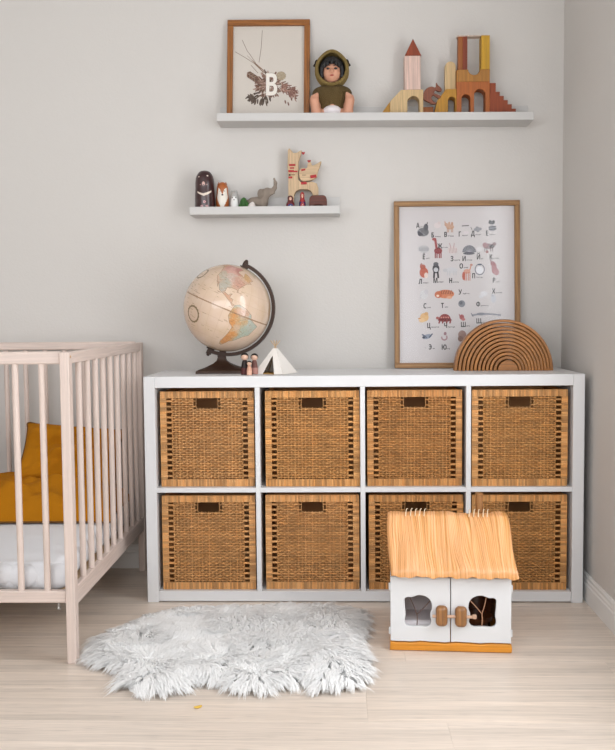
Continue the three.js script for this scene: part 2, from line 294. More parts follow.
{
  const kinds = [basketParts(101), basketParts(202), basketParts(303)];
  const tones = [[0.64, 0.36, 0.15], [0.63, 0.345, 0.13], [0.57, 0.30, 0.11], [0.66, 0.37, 0.155]].map((c) => mat(new THREE.Color(...c), 0.5, { vertexColors: true }));
  // x of the basket's middle, front z, kind, tone, label
  const rowTop = ['wicker basket on the upper row at the crib end of the white unit', 'wicker basket on the upper row below the little teepee', 'wicker basket on the upper row under the empty middle of the unit top', 'wicker basket on the upper row below the wooden rainbow'];
  const rowLow = ['wicker basket on the lower row at the crib end of the white unit', 'wicker basket on the lower row above the middle of the sheepskin', 'wicker basket on the lower row half hidden by the toy house roof end without chimney', 'wicker basket on the lower row behind the chimney of the toy house'];
  const spec = [[0.209, -0.026, 0, 0], [0.5655, -0.022, 1, 1], [0.909, -0.026, 2, 2], [1.2585, -0.02, 0, 1], [0.2095, -0.022, 1, 0], [0.5625, -0.026, 2, 3], [0.913, -0.024, 0, 2], [1.2595, -0.022, 1, 1]];
  spec.forEach(([x, z, k, tn], i) => {
    const low = i >= 4, t = thing('wicker_basket', low ? rowLow[i - 4] : rowTop[i], 'basket', [x, low ? PT : PT + OH + DT, z], (rng(900 + i)() - 0.5) * 0.012, 'wicker baskets in the white unit');
    for (const [name, g] of Object.entries(kinds[k])) for (const q of [g].flat()) {
      const m = new THREE.Mesh(q, tones[tn]); m.name = name; m.castShadow = m.receiveShadow = true; if (name === 'weave') m.userData.kind = 'stuff'; t.add(m);
    }
  });
}

// ---------------------------------------------------------------- crib
{
  const t = thing('crib', 'pale beech crib with round slats beside the white unit', 'crib', [-0.099, 0, 0.08]);
  const ox = 0.099, oz = -0.08, px0 = -0.112, px1 = -0.086, L = -1.38, zf = 0.548, zb = -0.405, pd = 0.034, H = 0.875;
  const O = (g) => T(g, ox, 0, oz), r = rng(77), beech = MT.beech;
  const post = (x0, z0) => obj('post', O(boxAt(x0, x0 + 0.026, 0, H, z0, z0 + pd, 0.002, 1, [r(), r()])), beech, t);
  post(px0, zf - pd); post(px0, zb); post(L, zf - pd); post(L, zb);
  const slat = (x, z, y0, y1) => { const g = new THREE.CylinderGeometry(0.0092, 0.0092, y1 - y0, 12); const u = g.attributes.uv; for (let i = 0; i < u.count; i++) u.setXY(i, u.getY(i) * (y1 - y0) + x * 3.1, u.getX(i) * 0.058 + z * 2.7); return obj('slat', O(T(g, x, (y0 + y1) / 2, z)), beech, t); };
  const long = (name, x0, x1, y0, y1, z0, z1, g) => obj(name, O(boxAt(x0, x1, y0, y1, z0, z1, 0.003, g, [r(), r()])), beech, t);
  // front and back
  for (const [z, ex] of [[zf - 0.017, -0.1668], [zb + 0.017, -0.16]]) {
    long('top_rail', L + 0.026, px0, z < 0 ? 0.85 : 0.842, z < 0 ? 0.879 : 0.877, z - 0.011, z + 0.011, 0);
    long('bottom_rail', L + 0.026, px0, 0.172, 0.206, z - 0.011, z + 0.011, 0);
    for (let x = ex; x > L + 0.05; x -= 0.0745) slat(x, z, 0.2, 0.848);
  }
  // the two ends
  for (const x of [px0 + 0.013, L + 0.013]) {
    long('top_rail', x - 0.010, x + 0.010, 0.842, 0.875, zb + pd, zf - pd, 2);
    long('bottom_rail', x - 0.010, x + 0.010, 0.158, 0.212, zb + pd, zf - pd, 2);
    for (let k = 0; k < 9; k++) slat(x, 0.412 - k * 0.0905, 0.208, 0.846);
  }
  obj('mattress_base', O(boxAt(L + 0.026, px0, 0.176, 0.190, zb + 0.034, zf - 0.034, 0.002)), MT.pale, t);
  obj('bolt', O(merge([T(new THREE.CylinderGeometry(0.004, 0.004, 0.018, 10), -0.1367, 0.163, zf - 0.017), T(new THREE.SphereGeometry(0.0055, 10, 8), -0.1367, 0.155, zf - 0.017)])), MT.metal, t);
  for (const z of [zf - 0.017]) obj('screw_cap', O(T(RZg(new THREE.CylinderGeometry(0.004, 0.004, 0.0016, 12), Math.PI / 2), px1 + 0.0006, 0.862, z)), MT.beechDark, t);

  // mattress in its fitted sheet
  const mg = new RoundedBoxGeometry(1.22, 0.084, 0.868, 5, 0.03), mp = mg.attributes.position, nn = tileNoise(8, 12, 12);
  for (let i = 0; i < mp.count; i++) { const x = mp.getX(i), y = mp.getY(i), z = mp.getZ(i); const k = nn(x * 0.9 + 0.5, z * 0.9 + 0.5) - 0.5; if (y > 0) mp.setY(i, y + 0.004 * k); }
  mg.computeVertexNormals();
  const sheet = thing('crib_mattress', 'white crib mattress in a fitted sheet inside the crib', 'mattress', [-0.747, 0.1905, 0.072]);
  obj('mattress_body', T(mg, 0, 0.042, 0), MT.sheet, sheet);
  // crumpled hem of the sheet, bunched along the rail
  const folds = []; const fr = rng(61);
  for (let k = 0; k < 15; k++) folds.push(T(RZg(new THREE.SphereGeometry(1, 20, 12).scale(0.05 + 0.025 * fr(), 0.03 + 0.01 * fr(), 0.018), (fr() - 0.5) * 0.5), 0.585 - k * 0.082 + (fr() - 0.5) * 0.02, 0.044 + 0.004 * fr(), 0.424));
  obj('sheet_fold', folds, MT.sheet, sheet).userData.kind = 'stuff';
}
// soft pillow: flat seam outline with plump faces
function pillow(w, d, h, seed, wr = 0.012, under = 1) {
  const N = 40, n = tileNoise(seed, 5, 5), nb = tileNoise(seed + 1, 11, 11), pos = [], idx = [], uv = [];
  for (const s of [1, -1]) for (let j = 0; j <= N; j++) for (let i = 0; i <= N; i++) {
    const u = i / N * 2 - 1, v = j / N * 2 - 1, e = Math.max(0, (1 - Math.pow(Math.abs(u), 3.2)) * (1 - Math.pow(Math.abs(v), 3.2)));
    const x = u * w / 2 * (1 - 0.06 * (1 - v * v)) , z = v * d / 2 * (1 - 0.06 * (1 - u * u));
    const y = s * (s < 0 ? under : 1) * (h / 2 * Math.pow(e, 0.48) + wr * e * (n(u / 2 + 0.5, v / 2 + 0.5) - 0.5) * 2 + wr * 0.5 * Math.sqrt(e) * (nb(u / 2 + 0.5, v / 2 + 0.5) - 0.5) * 2);
    pos.push(x, y, z); uv.push(x, z);
  }
  const M = (N + 1) * (N + 1);
  for (let f = 0; f < 2; f++) for (let j = 0; j < N; j++) for (let i = 0; i < N; i++) { const a = f * M + j * (N + 1) + i, b = a + 1, c = a + N + 1, e = c + 1; if (f) idx.push(a, b, c, b, e, c); else idx.push(a, c, b, b, c, e); }
  const g = new THREE.BufferGeometry(); g.setAttribute('position', new THREE.BufferAttribute(new Float32Array(pos), 3)); g.setAttribute('uv', new THREE.BufferAttribute(new Float32Array(uv), 2)); g.setIndex(idx); g.computeVertexNormals();
  const edge = []; const E = (u, v) => [u * w / 2 * (1 - 0.06 * (1 - v * v)), 0, v * d / 2 * (1 - 0.06 * (1 - u * u))];
  for (let k = 0; k < 10; k++) edge.push(E(-1 + k * 0.2, -1)); for (let k = 0; k < 10; k++) edge.push(E(1, -1 + k * 0.2)); for (let k = 0; k < 10; k++) edge.push(E(1 - k * 0.2, 1)); for (let k = 0; k < 10; k++) edge.push(E(-1, 1 - k * 0.2));
  return [g, tube(edge, 0.0032, 160, 6, true)];
}
{
  const a = thing('mustard_pillow', 'mustard linen pillow lying flat on the white crib mattress', 'pillow', [-0.42, 0.2765, -0.165], 0.04);
  const [g1, e1] = pillow(0.60, 0.40, 0.24, 5, 0.03, 0.02); for (const g of [g1, e1]) g.translate(0, 0.006, 0); obj('cover', g1, MT.mustard, a); obj('piping', e1, MT.mustardTrim, a);
  const b = thing('mustard_cushion', 'mustard linen cushion with dark edge piping propped at the back of the crib', 'cushion', [-0.335, 0.466, -0.278], 0.0);
  const [g2, e2] = pillow(0.36, 0.25, 0.11, 15, 0.026); for (const g of [g2, e2]) { g.rotateX(0.85); g.rotateZ(-0.10); g.rotateY(0.12); }
  obj('cover', g2, MT.mustard, b); obj('piping', e2, MT.mustardTrim, b);
}

// ---------------------------------------------------------------- picture ledges
const UY = (x) => 1.6895 - 0.0115 * (x - 0.22);       // top of the long ledge's floor board, a little out of level
const SY = 1.3545;                                     // top of the short ledge's floor board
function ledge(label, x0, len, y, tilt) {
  const t = thing('picture_ledge', label, 'shelf', [x0, y, BZ]); t.rotation.z = tilt;
  obj('back_plate', boxAt(0, len, -0.013, 0.061, 0, 0.012, 0.001), MT.ledge, t);
  obj('floor_board', boxAt(0, len, -0.013, 0, 0.012, 0.108, 0.001), MT.ledge, t);
  obj('lip', boxAt(0, len, -0.013, 0.0155, 0.108, 0.12, 0.001), MT.ledge, t);
}
ledge('long white picture ledge holding the toy blocks and framed letter', 0.2195, 1.1415, UY(0.2195), -0.0115);
ledge('short white picture ledge holding the nesting dolls', 0.1155, 0.549, SY, -0.004);

// ---------------------------------------------------------------- framed things
function frame(t, w, h, bar, depth, m, printTex, frontGlass, paper) {
  // local: bottom edge on y = 0, front faces +z, back at z = 0
  const b = 0.0015;
  obj('frame_bar', boxAt(-w / 2, w / 2, h - bar, h, 0, depth, b, 0), m, t); obj('frame_bar', boxAt(-w / 2, w / 2, 0, bar, 0, depth, b, 0), m, t);
  obj('frame_bar', boxAt(-w / 2, -w / 2 + bar, bar, h - bar, 0, depth, b, 1), m, t); obj('frame_bar', boxAt(w / 2 - bar, w / 2, bar, h - bar, 0, depth, b, 1), m, t);
  obj('backing_board', boxAt(-w / 2 + bar, w / 2 - bar, bar, h - bar, 0.001, 0.004, 0.0002), mat('#8b6f52', 0.9), t);
  const pr = new THREE.PlaneGeometry(w - 2 * bar, h - 2 * bar); pr.translate(0, h / 2, 0.0055);
  obj('print', pr, mat('#ffffff', 0.85, { map: printTex }), t);
  obj('glass_pane', boxAt(-w / 2 + bar, w / 2 - bar, bar, h - bar, depth - 0.006, depth - 0.0045, 0.0001), frontGlass, t);
}
// small framed letter among dried plants
const letterTex = canvas(560, 700, (c, W, H) => {
  c.fillStyle = '#cfc7be'; c.fillRect(0, 0, W, H);
  const r = rng(3), X = (px) => (px - 232) / 71 * W, Y = (py) => (py - 26) / 92 * H;       // the sheet is 71 x 92 of the sketch's units
  for (let k = 0; k < 1500; k++) { c.fillStyle = `rgba(${r() > 0.5 ? '255,250,245' : '150,140,130'},0.05)`; c.fillRect(r() * W, r() * H, 2 + r() * 8, 1 + r() * 3); }
  const line = (pts, w, col) => { c.strokeStyle = col; c.lineWidth = w; c.lineCap = 'round'; c.beginPath(); pts.forEach(([x, y], i) => (i ? c.lineTo(X(x), Y(y)) : c.moveTo(X(x), Y(y)))); c.stroke(); };
  const leaf = (x, y, a, l, w, col) => { c.save(); c.translate(X(x), Y(y)); c.rotate(a); c.fillStyle = col; c.beginPath(); c.ellipse(l * 6.4, 0, l * 6.4, w * 7.2, 0, 0, 7); c.fill(); c.restore(); };
  // bare twigs fanning up
  for (const p of [[[261, 30], [260, 48], [258, 63]], [[241, 40], [246, 51], [251, 58], [256, 66]], [[234, 52], [244, 58], [253, 64], [259, 70]], [[250, 66], [257, 74]]]) line(p, 3.4, '#6d5a4c');
  line([[246, 56], [250, 60]], 2.4, '#7a6656'); for (let k = 0; k < 9; k++) line([[250 + k * 0.9, 60 + k], [262 + k * 0.3, 70 + r() * 4]], 2.4, '#7d5d45');
  // feathery sprig to the upper left
  for (let k = 0; k < 40; k++) { const t = k / 40; leaf(246 + t * 16, 74 + t * 11, 0.6 + (k % 2 ? 1 : -1) * 0.95, 2.5, 0.7, ['#6f5444', '#8a6b58', '#5b4336'][k % 3]); }
  // seed heads, pine cones and leaves round the letter
  for (let k = 0; k < 230; k++) { const a = r() * 6.28, d = 2 + r() * 11; leaf(268 + Math.cos(a) * d, 86 + Math.sin(a) * d * 0.9, a + (r() - 0.5), 1.2 + r() * 2, 0.5 + r() * 0.6, ['#7d6052', '#5c4436', '#93776a', '#6b4a3c', '#a2877a'][Math.floor(r() * 5)]); }
  c.fillStyle = '#a8987f'; c.beginPath(); c.ellipse(X(280), Y(77), 38, 34, 0, 0, 7); c.fill();
  for (let k = 0; k < 160; k++) { const a = r() * 6.28, d = Math.sqrt(r()) * 5; c.fillStyle = ['#8d7d66', '#bdb09a', '#9c8a70'][k % 3]; c.fillRect(X(280 + Math.cos(a) * d), Y(77 + Math.sin(a) * d * 0.85), 4, 4); }
  // dark oak-like leaves at the foot
  for (const [x, y, a] of [[250, 98, 2.2], [256, 101, 2.0], [262, 102, 1.9], [267, 100, 1.6], [258, 96, 2.7], [248, 97, 0.5]]) for (let k = 0; k < 8; k++) leaf(x + (r() - 0.5) * 5, y + (r() - 0.5) * 5, a + (r() - 0.5) * 0.8, 2.4 + r() * 1.8, 0.85, ['#4c3d33', '#5b4a3d', '#43362e'][k % 3]);
  // pinkish coral sprig to the right
  for (let k = 0; k < 130; k++) { const t = r(); leaf(280 + t * 14, 88 + t * 8 + (r() - 0.5) * 9, (r() - 0.3) * 2.2, 1.3 + r() * 1.6, 0.55, ['#7a5348', '#8e675b', '#694437', '#a57f70'][k % 4]); }
  for (const [x, y] of [[284, 102], [287, 104], [290, 99], [295, 92], [293, 88]]) leaf(x, y, 1.3, 2.4, 0.8, '#6f4a3e');
  // the letter
  c.font = 'bold 245px sans-serif'; c.textAlign = 'center'; c.textBaseline = 'middle'; c.strokeStyle = '#6a564a'; c.lineWidth = 5; c.fillStyle = '#ece6de';
  c.save(); c.translate(X(270.3), Y(86)); c.scale(0.72, 1.0); c.strokeText('B', 0, 0); c.fillText('B', 0, 0); c.restore();
});
{
  const t = thing('framed_letter', 'small brown frame with a white letter B among dried plants', 'picture', [0.4015, UY(0.4) + 0.0006, -0.390], 0);
  t.rotation.x = -0.10; t.rotation.z = -0.0115;
  frame(t, 0.306, 0.377, 0.021, 0.018, MT.teak, letterTex, MT.clearGlass);
}
// large framed alphabet print
const alphaTex = canvas(900, 1221, (c, W, H) => {
  c.fillStyle = '#cdc8c9'; c.fillRect(0, 0, W, H);
  const sx = W / 400, sy = H / 541, X = (x) => (x - 46) * sx, Y = (y) => (y - 47) * sy, k = sx;
  const E = (x, y, a, b, col, rot = 0) => { c.globalAlpha = 0.95; c.fillStyle = col; c.beginPath(); c.ellipse(X(x), Y(y), a * k, b * k, rot, 0, 7); c.fill(); c.globalAlpha = 1; };
  const L = (pts, w, col) => { c.strokeStyle = col; c.lineWidth = w * k; c.lineCap = 'round'; c.lineJoin = 'round'; c.beginPath(); pts.forEach(([x, y], i) => (i ? c.lineTo(X(x), Y(y)) : c.moveTo(X(x), Y(y)))); c.stroke(); };
  const word = (ch, x, y, n = 18) => {
    c.fillStyle = '#141414'; c.textAlign = 'center'; c.textBaseline = 'middle'; c.save(); c.translate(X(x), Y(y)); c.scale(0.78, 1); c.font = `bold ${24.5 * k}px sans-serif`; c.fillText(ch, 0, 0); c.restore();
    const r = rng(ch.charCodeAt(0)); for (let q = 0; q < n; q += 4) { c.fillStyle = 'rgba(40,40,40,0.75)'; c.fillRect(X(x + 9 + q), Y(y + 3 + r()), 2.4 * k, (2 + 2.4 * r()) * k); }
  };
  const quad = (x, y, w, h, col, leg = col, head = 1) => { E(x, y, w, h, col); E(x + head * w * 0.95, y - h * 0.9, h * 0.75, h * 0.65, col); for (const q of [-0.7, -0.35, 0.3, 0.65]) L([[x + q * w, y + h * 0.3], [x + q * w, y + h * 2]], h * 0.28, leg); };
  // row 1
  word('А', 112, 112, 14); E(130, 135, 20, 15, '#6a6a6f'); E(140, 118, 8, 12, '#55555b'); L([[143, 112], [145, 102]], 3, '#3c3c42'); E(120, 140, 9, 9, '#4a4a50'); L([[115, 128], [140, 148]], 2, '#9a9aa0');
  word('Б', 163, 146); E(180, 112, 12, 10, '#d9cfcf'); E(186, 104, 5, 5, '#d2c4c4');
  quad(224, 118, 14, 9, '#c19c86', '#b48a72', -1); E(221, 106, 4, 6, '#c19c86'); E(231, 107, 4, 6, '#b98f78'); L([[210, 115], [206, 100]], 4, '#c19c86'); word('В', 208, 144);
  L([[266, 115], [288, 114]], 3, '#4a4348'); E(280, 138, 10, 5, '#d6cdd2'); word('Г', 257, 143);
  word('Д', 303, 141); for (const [x, y] of [[312, 128], [320, 132], [328, 126], [318, 122]]) E(x, y, 6, 5, '#8d8d93'); L([[300, 128], [296, 120]], 2, '#555');
  E(368, 105, 11, 6, '#4d4d52'); E(362, 100, 4, 4, '#2b2b30'); E(375, 100, 4, 4, '#2b2b30'); E(370, 124, 13, 10, '#8b8b92'); L([[360, 121], [382, 118]], 3, '#33333a'); L([[360, 128], [384, 126]], 3, '#33333a'); word('Е', 352, 141);
  // row 2
  E(132, 194, 19, 13, '#b9b7bb'); for (let q = 0; q < 24; q++) L([[116 + q * 1.4, 200], [114 + q * 1.5, 186 + (q % 3) * 2]], 1, '#a09ea3'); word('Ё', 132, 221, 10);
  L([[172, 160], [176, 188]], 8, '#9b4d4d'); E(168, 160, 7, 5, '#9b4d4d'); E(182, 200, 14, 11, '#8c3f42'); for (const x of [172, 178, 186, 192]) L([[x, 206], [x, 224]], 4, '#8c3f42'); word('Ж', 188, 184, 18);
  E(232, 198, 17, 13, '#d5c8c8'); L([[222, 175], [226, 190]], 3, '#b79a9a'); L([[238, 175], [236, 190]], 3, '#b79a9a'); for (let q = 0; q < 6; q++) L([[220 + q * 5, 192], [222 + q * 5, 208]], 1.5, '#a98c8c'); word('З', 230, 228);
  c.fillStyle = '#6d6d74'; c.beginPath(); c.arc(X(290), Y(206), 24 * k, Math.PI, 0); c.fill(); for (let q = 0; q < 12; q++) L([[290, 206], [290 + 24 * Math.cos(Math.PI * (1 + q / 11)), 206 + 24 * Math.sin(Math.PI * (1 + q / 11))]], 1, '#a5a5ad'); E(289, 210, 20, 5, '#50505a'); word('И', 272, 228);
  word('Й', 322, 223, 8); E(325, 195, 10, 8, '#d9d6d8');
  quad(358, 186, 20, 9, '#8a7478', '#6b5a5e'); E(345, 182, 9, 9, '#a17d82'); E(368, 186, 8, 6, '#3f393d'); E(352, 205, 5, 5, '#9a6b6b'); word('К', 365, 223);
  // row 3
  E(132, 275, 15, 18, '#b85c46'); E(128, 255, 10, 8, '#a85441'); E(140, 285, 7, 10, '#e4d2c8'); L([[120, 250], [124, 244]], 3, '#8f4433'); word('Л', 120, 306);
  E(174, 262, 12, 16, '#3a3a40'); E(174, 246, 9, 7, '#5a5a60'); E(174, 266, 8, 8, '#c8c8cc'); L([[168, 275], [167, 292]], 6, '#232328'); L([[180, 275], [182, 292]], 6, '#232328'); word('М', 172, 303);
  E(228, 268, 22, 10, '#c9c8cc'); E(206, 268, 8, 6, '#bfbec2'); for (const x of [214, 222, 236, 244]) L([[x, 272], [x, 284]], 4, '#c1c0c4'); word('Н', 225, 304);
  word('О', 262, 254, 14); E(282, 272, 12, 8, '#cf9a86'); for (const x of [274, 279, 286, 292]) L([[x, 276], [x, 303]], 3, '#b9705a'); L([[292, 266], [296, 252]], 4, '#c78a76'); E(297, 250, 5, 4, '#b98272'); E(270, 288, 5, 14, '#b4553f');
  c.strokeStyle = '#4c5468'; c.lineWidth = 2.4 * k; c.beginPath(); c.ellipse(X(326), Y(266), 16 * k, 18 * k, 0, 0, 7); c.stroke(); E(326, 268, 12, 13, '#e2e3e8'); E(326, 249, 8, 3, '#4c5468'); word('П', 305, 288, 22);
  E(376, 262, 9, 20, '#a8767a'); E(371, 246, 8, 8, '#99646a'); E(384, 275, 9, 12, '#b08488'); L([[366, 240], [364, 233]], 3, '#7b4a50'); word('Р', 375, 304, 10);
  // row 4
  E(132, 352, 14, 16, '#cfcdd0'); L([[122, 350], [118, 368]], 3, '#bdbbbf'); E(140, 342, 7, 9, '#c4c2c6'); word('С', 135, 391, 12);
  E(207, 350, 30, 15, '#cd7c57'); E(182, 352, 13, 12, '#c06c4a'); for (let q = 0; q < 7; q++) L([[192 + q * 6, 338], [195 + q * 6, 350]], 2, '#6b3524'); E(220, 362, 10, 5, '#dba587'); E(180, 356, 5, 4, '#f0ddd0'); word('Т', 196, 390, 10);
  word('У', 258, 344, 22); E(263, 384, 12, 12, '#7c7f88'); E(260, 381, 6, 6, '#5d6069'); word('Ф', 320, 386, 28); E(340, 350, 12, 9, '#d9d8dc'); E(330, 360, 8, 5, '#d2d1d6');
  word('Х', 374, 341, 18); E(373, 368, 9, 14, '#c3c4cb'); E(370, 356, 4, 5, '#b1b2ba');
  // row 5
  E(133, 430, 15, 15, '#d9ae78'); E(124, 440, 11, 8, '#e0bd8d'); E(140, 418, 7, 6, '#cf9f66'); L([[113, 434], [119, 434]], 4, '#c98d4d'); word('Ц', 148, 459, 26);
  c.fillStyle = '#8a3c3c'; c.beginPath(); c.arc(X(204), Y(440), 21 * k, Math.PI, 0); c.fill(); E(204, 440, 24, 6, '#6d2b2d'); for (const x of [186, 198, 212, 224]) L([[x, 442], [x - 2, 450]], 5, '#8a3c3c'); E(179, 433, 6, 5, '#9d5550'); for (let q = 0; q < 4; q++) E(192 + q * 8, 431, 3, 3, '#c98b80'); word('Ч', 207, 459, 22);
  E(263, 430, 8, 9, '#a35252'); E(268, 438, 7, 5, '#b97070'); L([[256, 428], [254, 420]], 2, '#8a3c3c'); word('Ш', 268, 456, 16);
  L([[300, 424], [330, 419], [370, 421], [396, 424]], 6, '#8d8f98'); E(330, 420, 16, 5, '#80828c'); L([[296, 418], [302, 428]], 3, '#6f717a'); word('Щ', 322, 444, 12);
  // row 6
  E(142, 497, 16, 8, '#8b93a4', -0.3); L([[126, 490], [140, 500]], 5, '#5d6678'); L([[150, 500], [160, 488]], 4, '#49526a'); E(130, 500, 5, 4, '#3d4254'); word('Э', 153, 533, 8); c.fillRect(X(134), Y(535), 8, 3);
  c.strokeStyle = '#a7868c'; c.lineWidth = 5 * k; c.beginPath(); c.arc(X(202), Y(500), 9 * k, -0.5, 3.2); c.stroke(); E(205, 487, 5, 6, '#967078'); word('Ю', 201, 534, 12);
  E(264, 492, 14, 16, '#9c8078'); E(258, 505, 9, 10, '#876a62'); word('Я', 262, 533, 12);
});
{
  const t = thing('framed_alphabet_print', 'large oak framed alphabet print with small animals leaning on the wall', 'picture', [1.098, CH + 0.0006, -0.384], 0);
  t.rotation.x = -0.068; t.rotation.z = -0.002;
  frame(t, 0.466, 0.622, 0.019, 0.02, MT.oak, alphaTex, MT.clearGlass);
}

// ---------------------------------------------------------------- wooden rainbow
{
  const t = thing('wooden_rainbow', 'stacking rainbow of nested brown wooden arches in front of the alphabet print', 'toy', [1.2395, CH, -0.235], -0.06);
  const R = 0.1715, r0 = 0.0365, n = 11, st = (R - r0) / n, ky = 1.055;
  const ring = (ro, ri) => { const s = new THREE.Shape(); s.moveTo(ro, 0); s.absellipse(0, 0, ro, ro * ky, 0, Math.PI, false); if (ri > 0) { s.lineTo(-ri, 0); s.absellipse(0, 0, ri, ri * ky, Math.PI, 0, true); } s.closePath(); return s; };
  for (let k = 0; k <= n; k++) {
    const ro = k === n ? r0 - 0.0012 : R - k * st, ri = k === n ? 0 : ro - st + 0.0026;
    const g = extrude(ring(ro, ri), 0.07, 0.0018, 0, 40);
    const m = obj('arch', g, MT.rainbow, t); m.position.set(k / n * 0.0155, 0, (k % 3 - 1) * 0.0008);
    if (k < n) { const p = g.attributes.position, uv = g.attributes.uv; for (let i = 0; i < p.count; i++) uv.setXY(i, Math.atan2(p.getY(i), p.getX(i)) * ro + k * 0.21, Math.hypot(p.getX(i), p.getY(i)) + p.getZ(i)); }
  }
}

// ---------------------------------------------------------------- globe
const mapTex = canvas(2048, 1024, (c, W, H) => {
  const X = (lon) => (lon + 180) / 360 * W, Y = (lat) => (90 - lat) / 180 * H, r = rng(9);
  c.fillStyle = '#d8bda6'; c.fillRect(0, 0, W, H);
  for (let k = 0; k < 900; k++) { c.fillStyle = ['rgba(214,184,150,0.06)', 'rgba(232,220,204,0.08)', 'rgba(196,160,124,0.045)'][k % 3]; c.beginPath(); c.ellipse(r() * W, r() * H, 20 + r() * 90, 12 + r() * 40, r() * 3, 0, 7); c.fill(); }
  c.strokeStyle = 'rgba(150,115,85,0.30)'; c.lineWidth = 1.5;
  for (let a = -180; a < 180; a += 15) { c.beginPath(); c.moveTo(X(a), 0); c.lineTo(X(a), H); c.stroke(); }
  for (let a = -75; a < 90; a += 15) { c.beginPath(); c.moveTo(0, Y(a)); c.lineTo(W, Y(a)); c.stroke(); }
  const land = (pts, base, blobs) => {
    c.save(); c.beginPath(); pts.forEach(([lo, la], i) => (i ? c.lineTo(X(lo), Y(la)) : c.moveTo(X(lo), Y(la)))); c.closePath(); c.fillStyle = base; c.fill(); c.clip();
    for (const [lo, la, a, b, col] of blobs) for (let q = 0; q < 9; q++) { c.globalAlpha = 0.34; c.fillStyle = col; c.beginPath(); c.ellipse(X(lo + (r() - 0.5) * a * 1.1), Y(la + (r() - 0.5) * b * 1.1), a / 360 * W * (0.5 + 0.5 * r()), b / 180 * H * (0.5 + 0.5 * r()), r(), 0, 7); c.fill(); c.globalAlpha = 1; }
    c.fillStyle = 'rgba(214,190,164,0.12)'; c.fillRect(0, 0, W, H);
    for (let k = 0; k < 1500; k++) { c.fillStyle = ['rgba(120,80,50,0.22)', 'rgba(255,240,220,0.25)', 'rgba(160,150,130,0.3)', 'rgba(190,110,70,0.22)'][k % 4]; const [lo, la] = pts[Math.floor(r() * pts.length)]; c.fillRect(X(lo + (r() - 0.5) * 50), Y(la + (r() - 0.5) * 36), 3 + r() * 10, 2 + r() * 4); }
    c.restore(); c.strokeStyle = 'rgba(110,80,60,0.55)'; c.lineWidth = 3; c.beginPath(); pts.forEach(([lo, la], i) => (i ? c.lineTo(X(lo), Y(la)) : c.moveTo(X(lo), Y(la)))); c.closePath(); c.stroke();
  };
  const NA = [[-168, 66], [-156, 71], [-135, 69], [-115, 70], [-95, 72], [-82, 68], [-94, 61], [-92, 57], [-82, 55], [-79, 51], [-77, 57], [-77, 62], [-70, 61], [-64, 58], [-56, 52], [-65, 48], [-61, 46], [-70, 43], [-75, 38], [-81, 31], [-80, 26], [-83, 29], [-90, 29], [-97, 27], [-97, 20], [-91, 18], [-87, 21], [-88, 16], [-83, 15], [-83, 10], [-79, 9], [-81, 7], [-86, 11], [-95, 16], [-105, 20], [-112, 29], [-110, 23], [-117, 32], [-122, 37], [-124, 46], [-131, 54], [-140, 59], [-152, 59], [-164, 55], [-158, 58]];
  land(NA, '#c9a48c', [[-150, 64, 16, 9, '#c08d63'], [-120, 62, 20, 9, '#c98e86'], [-95, 64, 16, 9, '#b9766f'], [-75, 56, 14, 8, '#c79a62'], [-112, 53, 22, 5, '#cf9f93'], [-115, 43, 14, 6, '#b6ab9a'], [-98, 41, 14, 9, '#c6b3a5'], [-84, 39, 11, 8, '#c0907f'], [-105, 34, 12, 5, '#a8a596'], [-102, 25, 9, 8, '#aaa79b'], [-90, 15, 9, 4, '#c99a7c']]);
  const SA = [[-78, 9], [-72, 12], [-62, 10], [-52, 5], [-50, 0], [-44, -3], [-35, -6], [-38, -13], [-40, -21], [-48, -26], [-54, -34], [-58, -38], [-62, -40], [-65, -46], [-69, -52], [-73, -51], [-75, -46], [-73, -37], [-71, -28], [-70, -18], [-76, -14], [-81, -6], [-80, 1]];
  land(SA, '#a9b0a2', [[-73, -2, 9, 10, '#c98a4a'], [-74, -12, 7, 8, '#c77f3f'], [-52, -8, 16, 14, '#a6b2a8'], [-67, -24, 8, 22, '#cf8a45'], [-68, -40, 9, 13, '#c87f3a'], [-64, 5, 10, 6, '#c79c86'], [-63, -17, 6, 5, '#c6a98c'], [-48, -20, 12, 7, '#9fae9f']]);
  land([[-45, 60], [-55, 66], [-58, 75], [-70, 77], [-60, 82], [-30, 83], [-18, 77], [-22, 70], [-38, 66]], '#c9b9a0', [[-40, 74, 15, 5, '#d6c9b4']]);
  land([[-17, 15], [-16, 24], [-8, 34], [10, 37], [20, 32], [32, 31], [43, 11], [51, 12], [40, -5], [40, -16], [33, -27], [20, -35], [13, -22], [9, 2], [-8, 5]], '#c4a07a', [[5, 25, 14, 8, '#caa66e'], [30, 5, 14, 12, '#a8ab90'], [24, -20, 10, 9, '#c48f80']]);
  land([[-9, 37], [-9, 43], [0, 48], [5, 53], [12, 56], [6, 60], [18, 69], [40, 67], [70, 72], [110, 76], [140, 72], [178, 68], [160, 60], [140, 54], [135, 45], [122, 39], [121, 28], [108, 18], [104, 8], [98, 15], [88, 22], [78, 8], [68, 24], [55, 25], [48, 30], [36, 36], [26, 40], [14, 41], [2, 42]], '#bfae93', [[100, 62, 50, 9, '#c39a8a'], [105, 35, 20, 9, '#c7a56c'], [78, 22, 9, 8, '#b98a78'], [20, 50, 16, 7, '#a9ab98'], [60, 45, 15, 6, '#c9b07f']]);
  land([[114, -22], [122, -17], [131, -12], [137, -15], [142, -11], [153, -27], [147, -38], [138, -35], [129, -32], [115, -34]], '#c79a70', [[135, -25, 12, 8, '#cfa97c']]);
  c.fillStyle = '#b89a7c'; c.fillRect(0, Y(-73), W, H); for (let k = 0; k < 200; k++) { c.beginPath(); c.arc(r() * W, Y(-72), 14 + r() * 16, 0, 7); c.fill(); }
  // equator band
  c.fillStyle = '#7d5638'; c.fillRect(0, H / 2 - 4, W, 8); c.fillStyle = '#cdb08b'; c.fillRect(0, H / 2 - 1, W, 2);
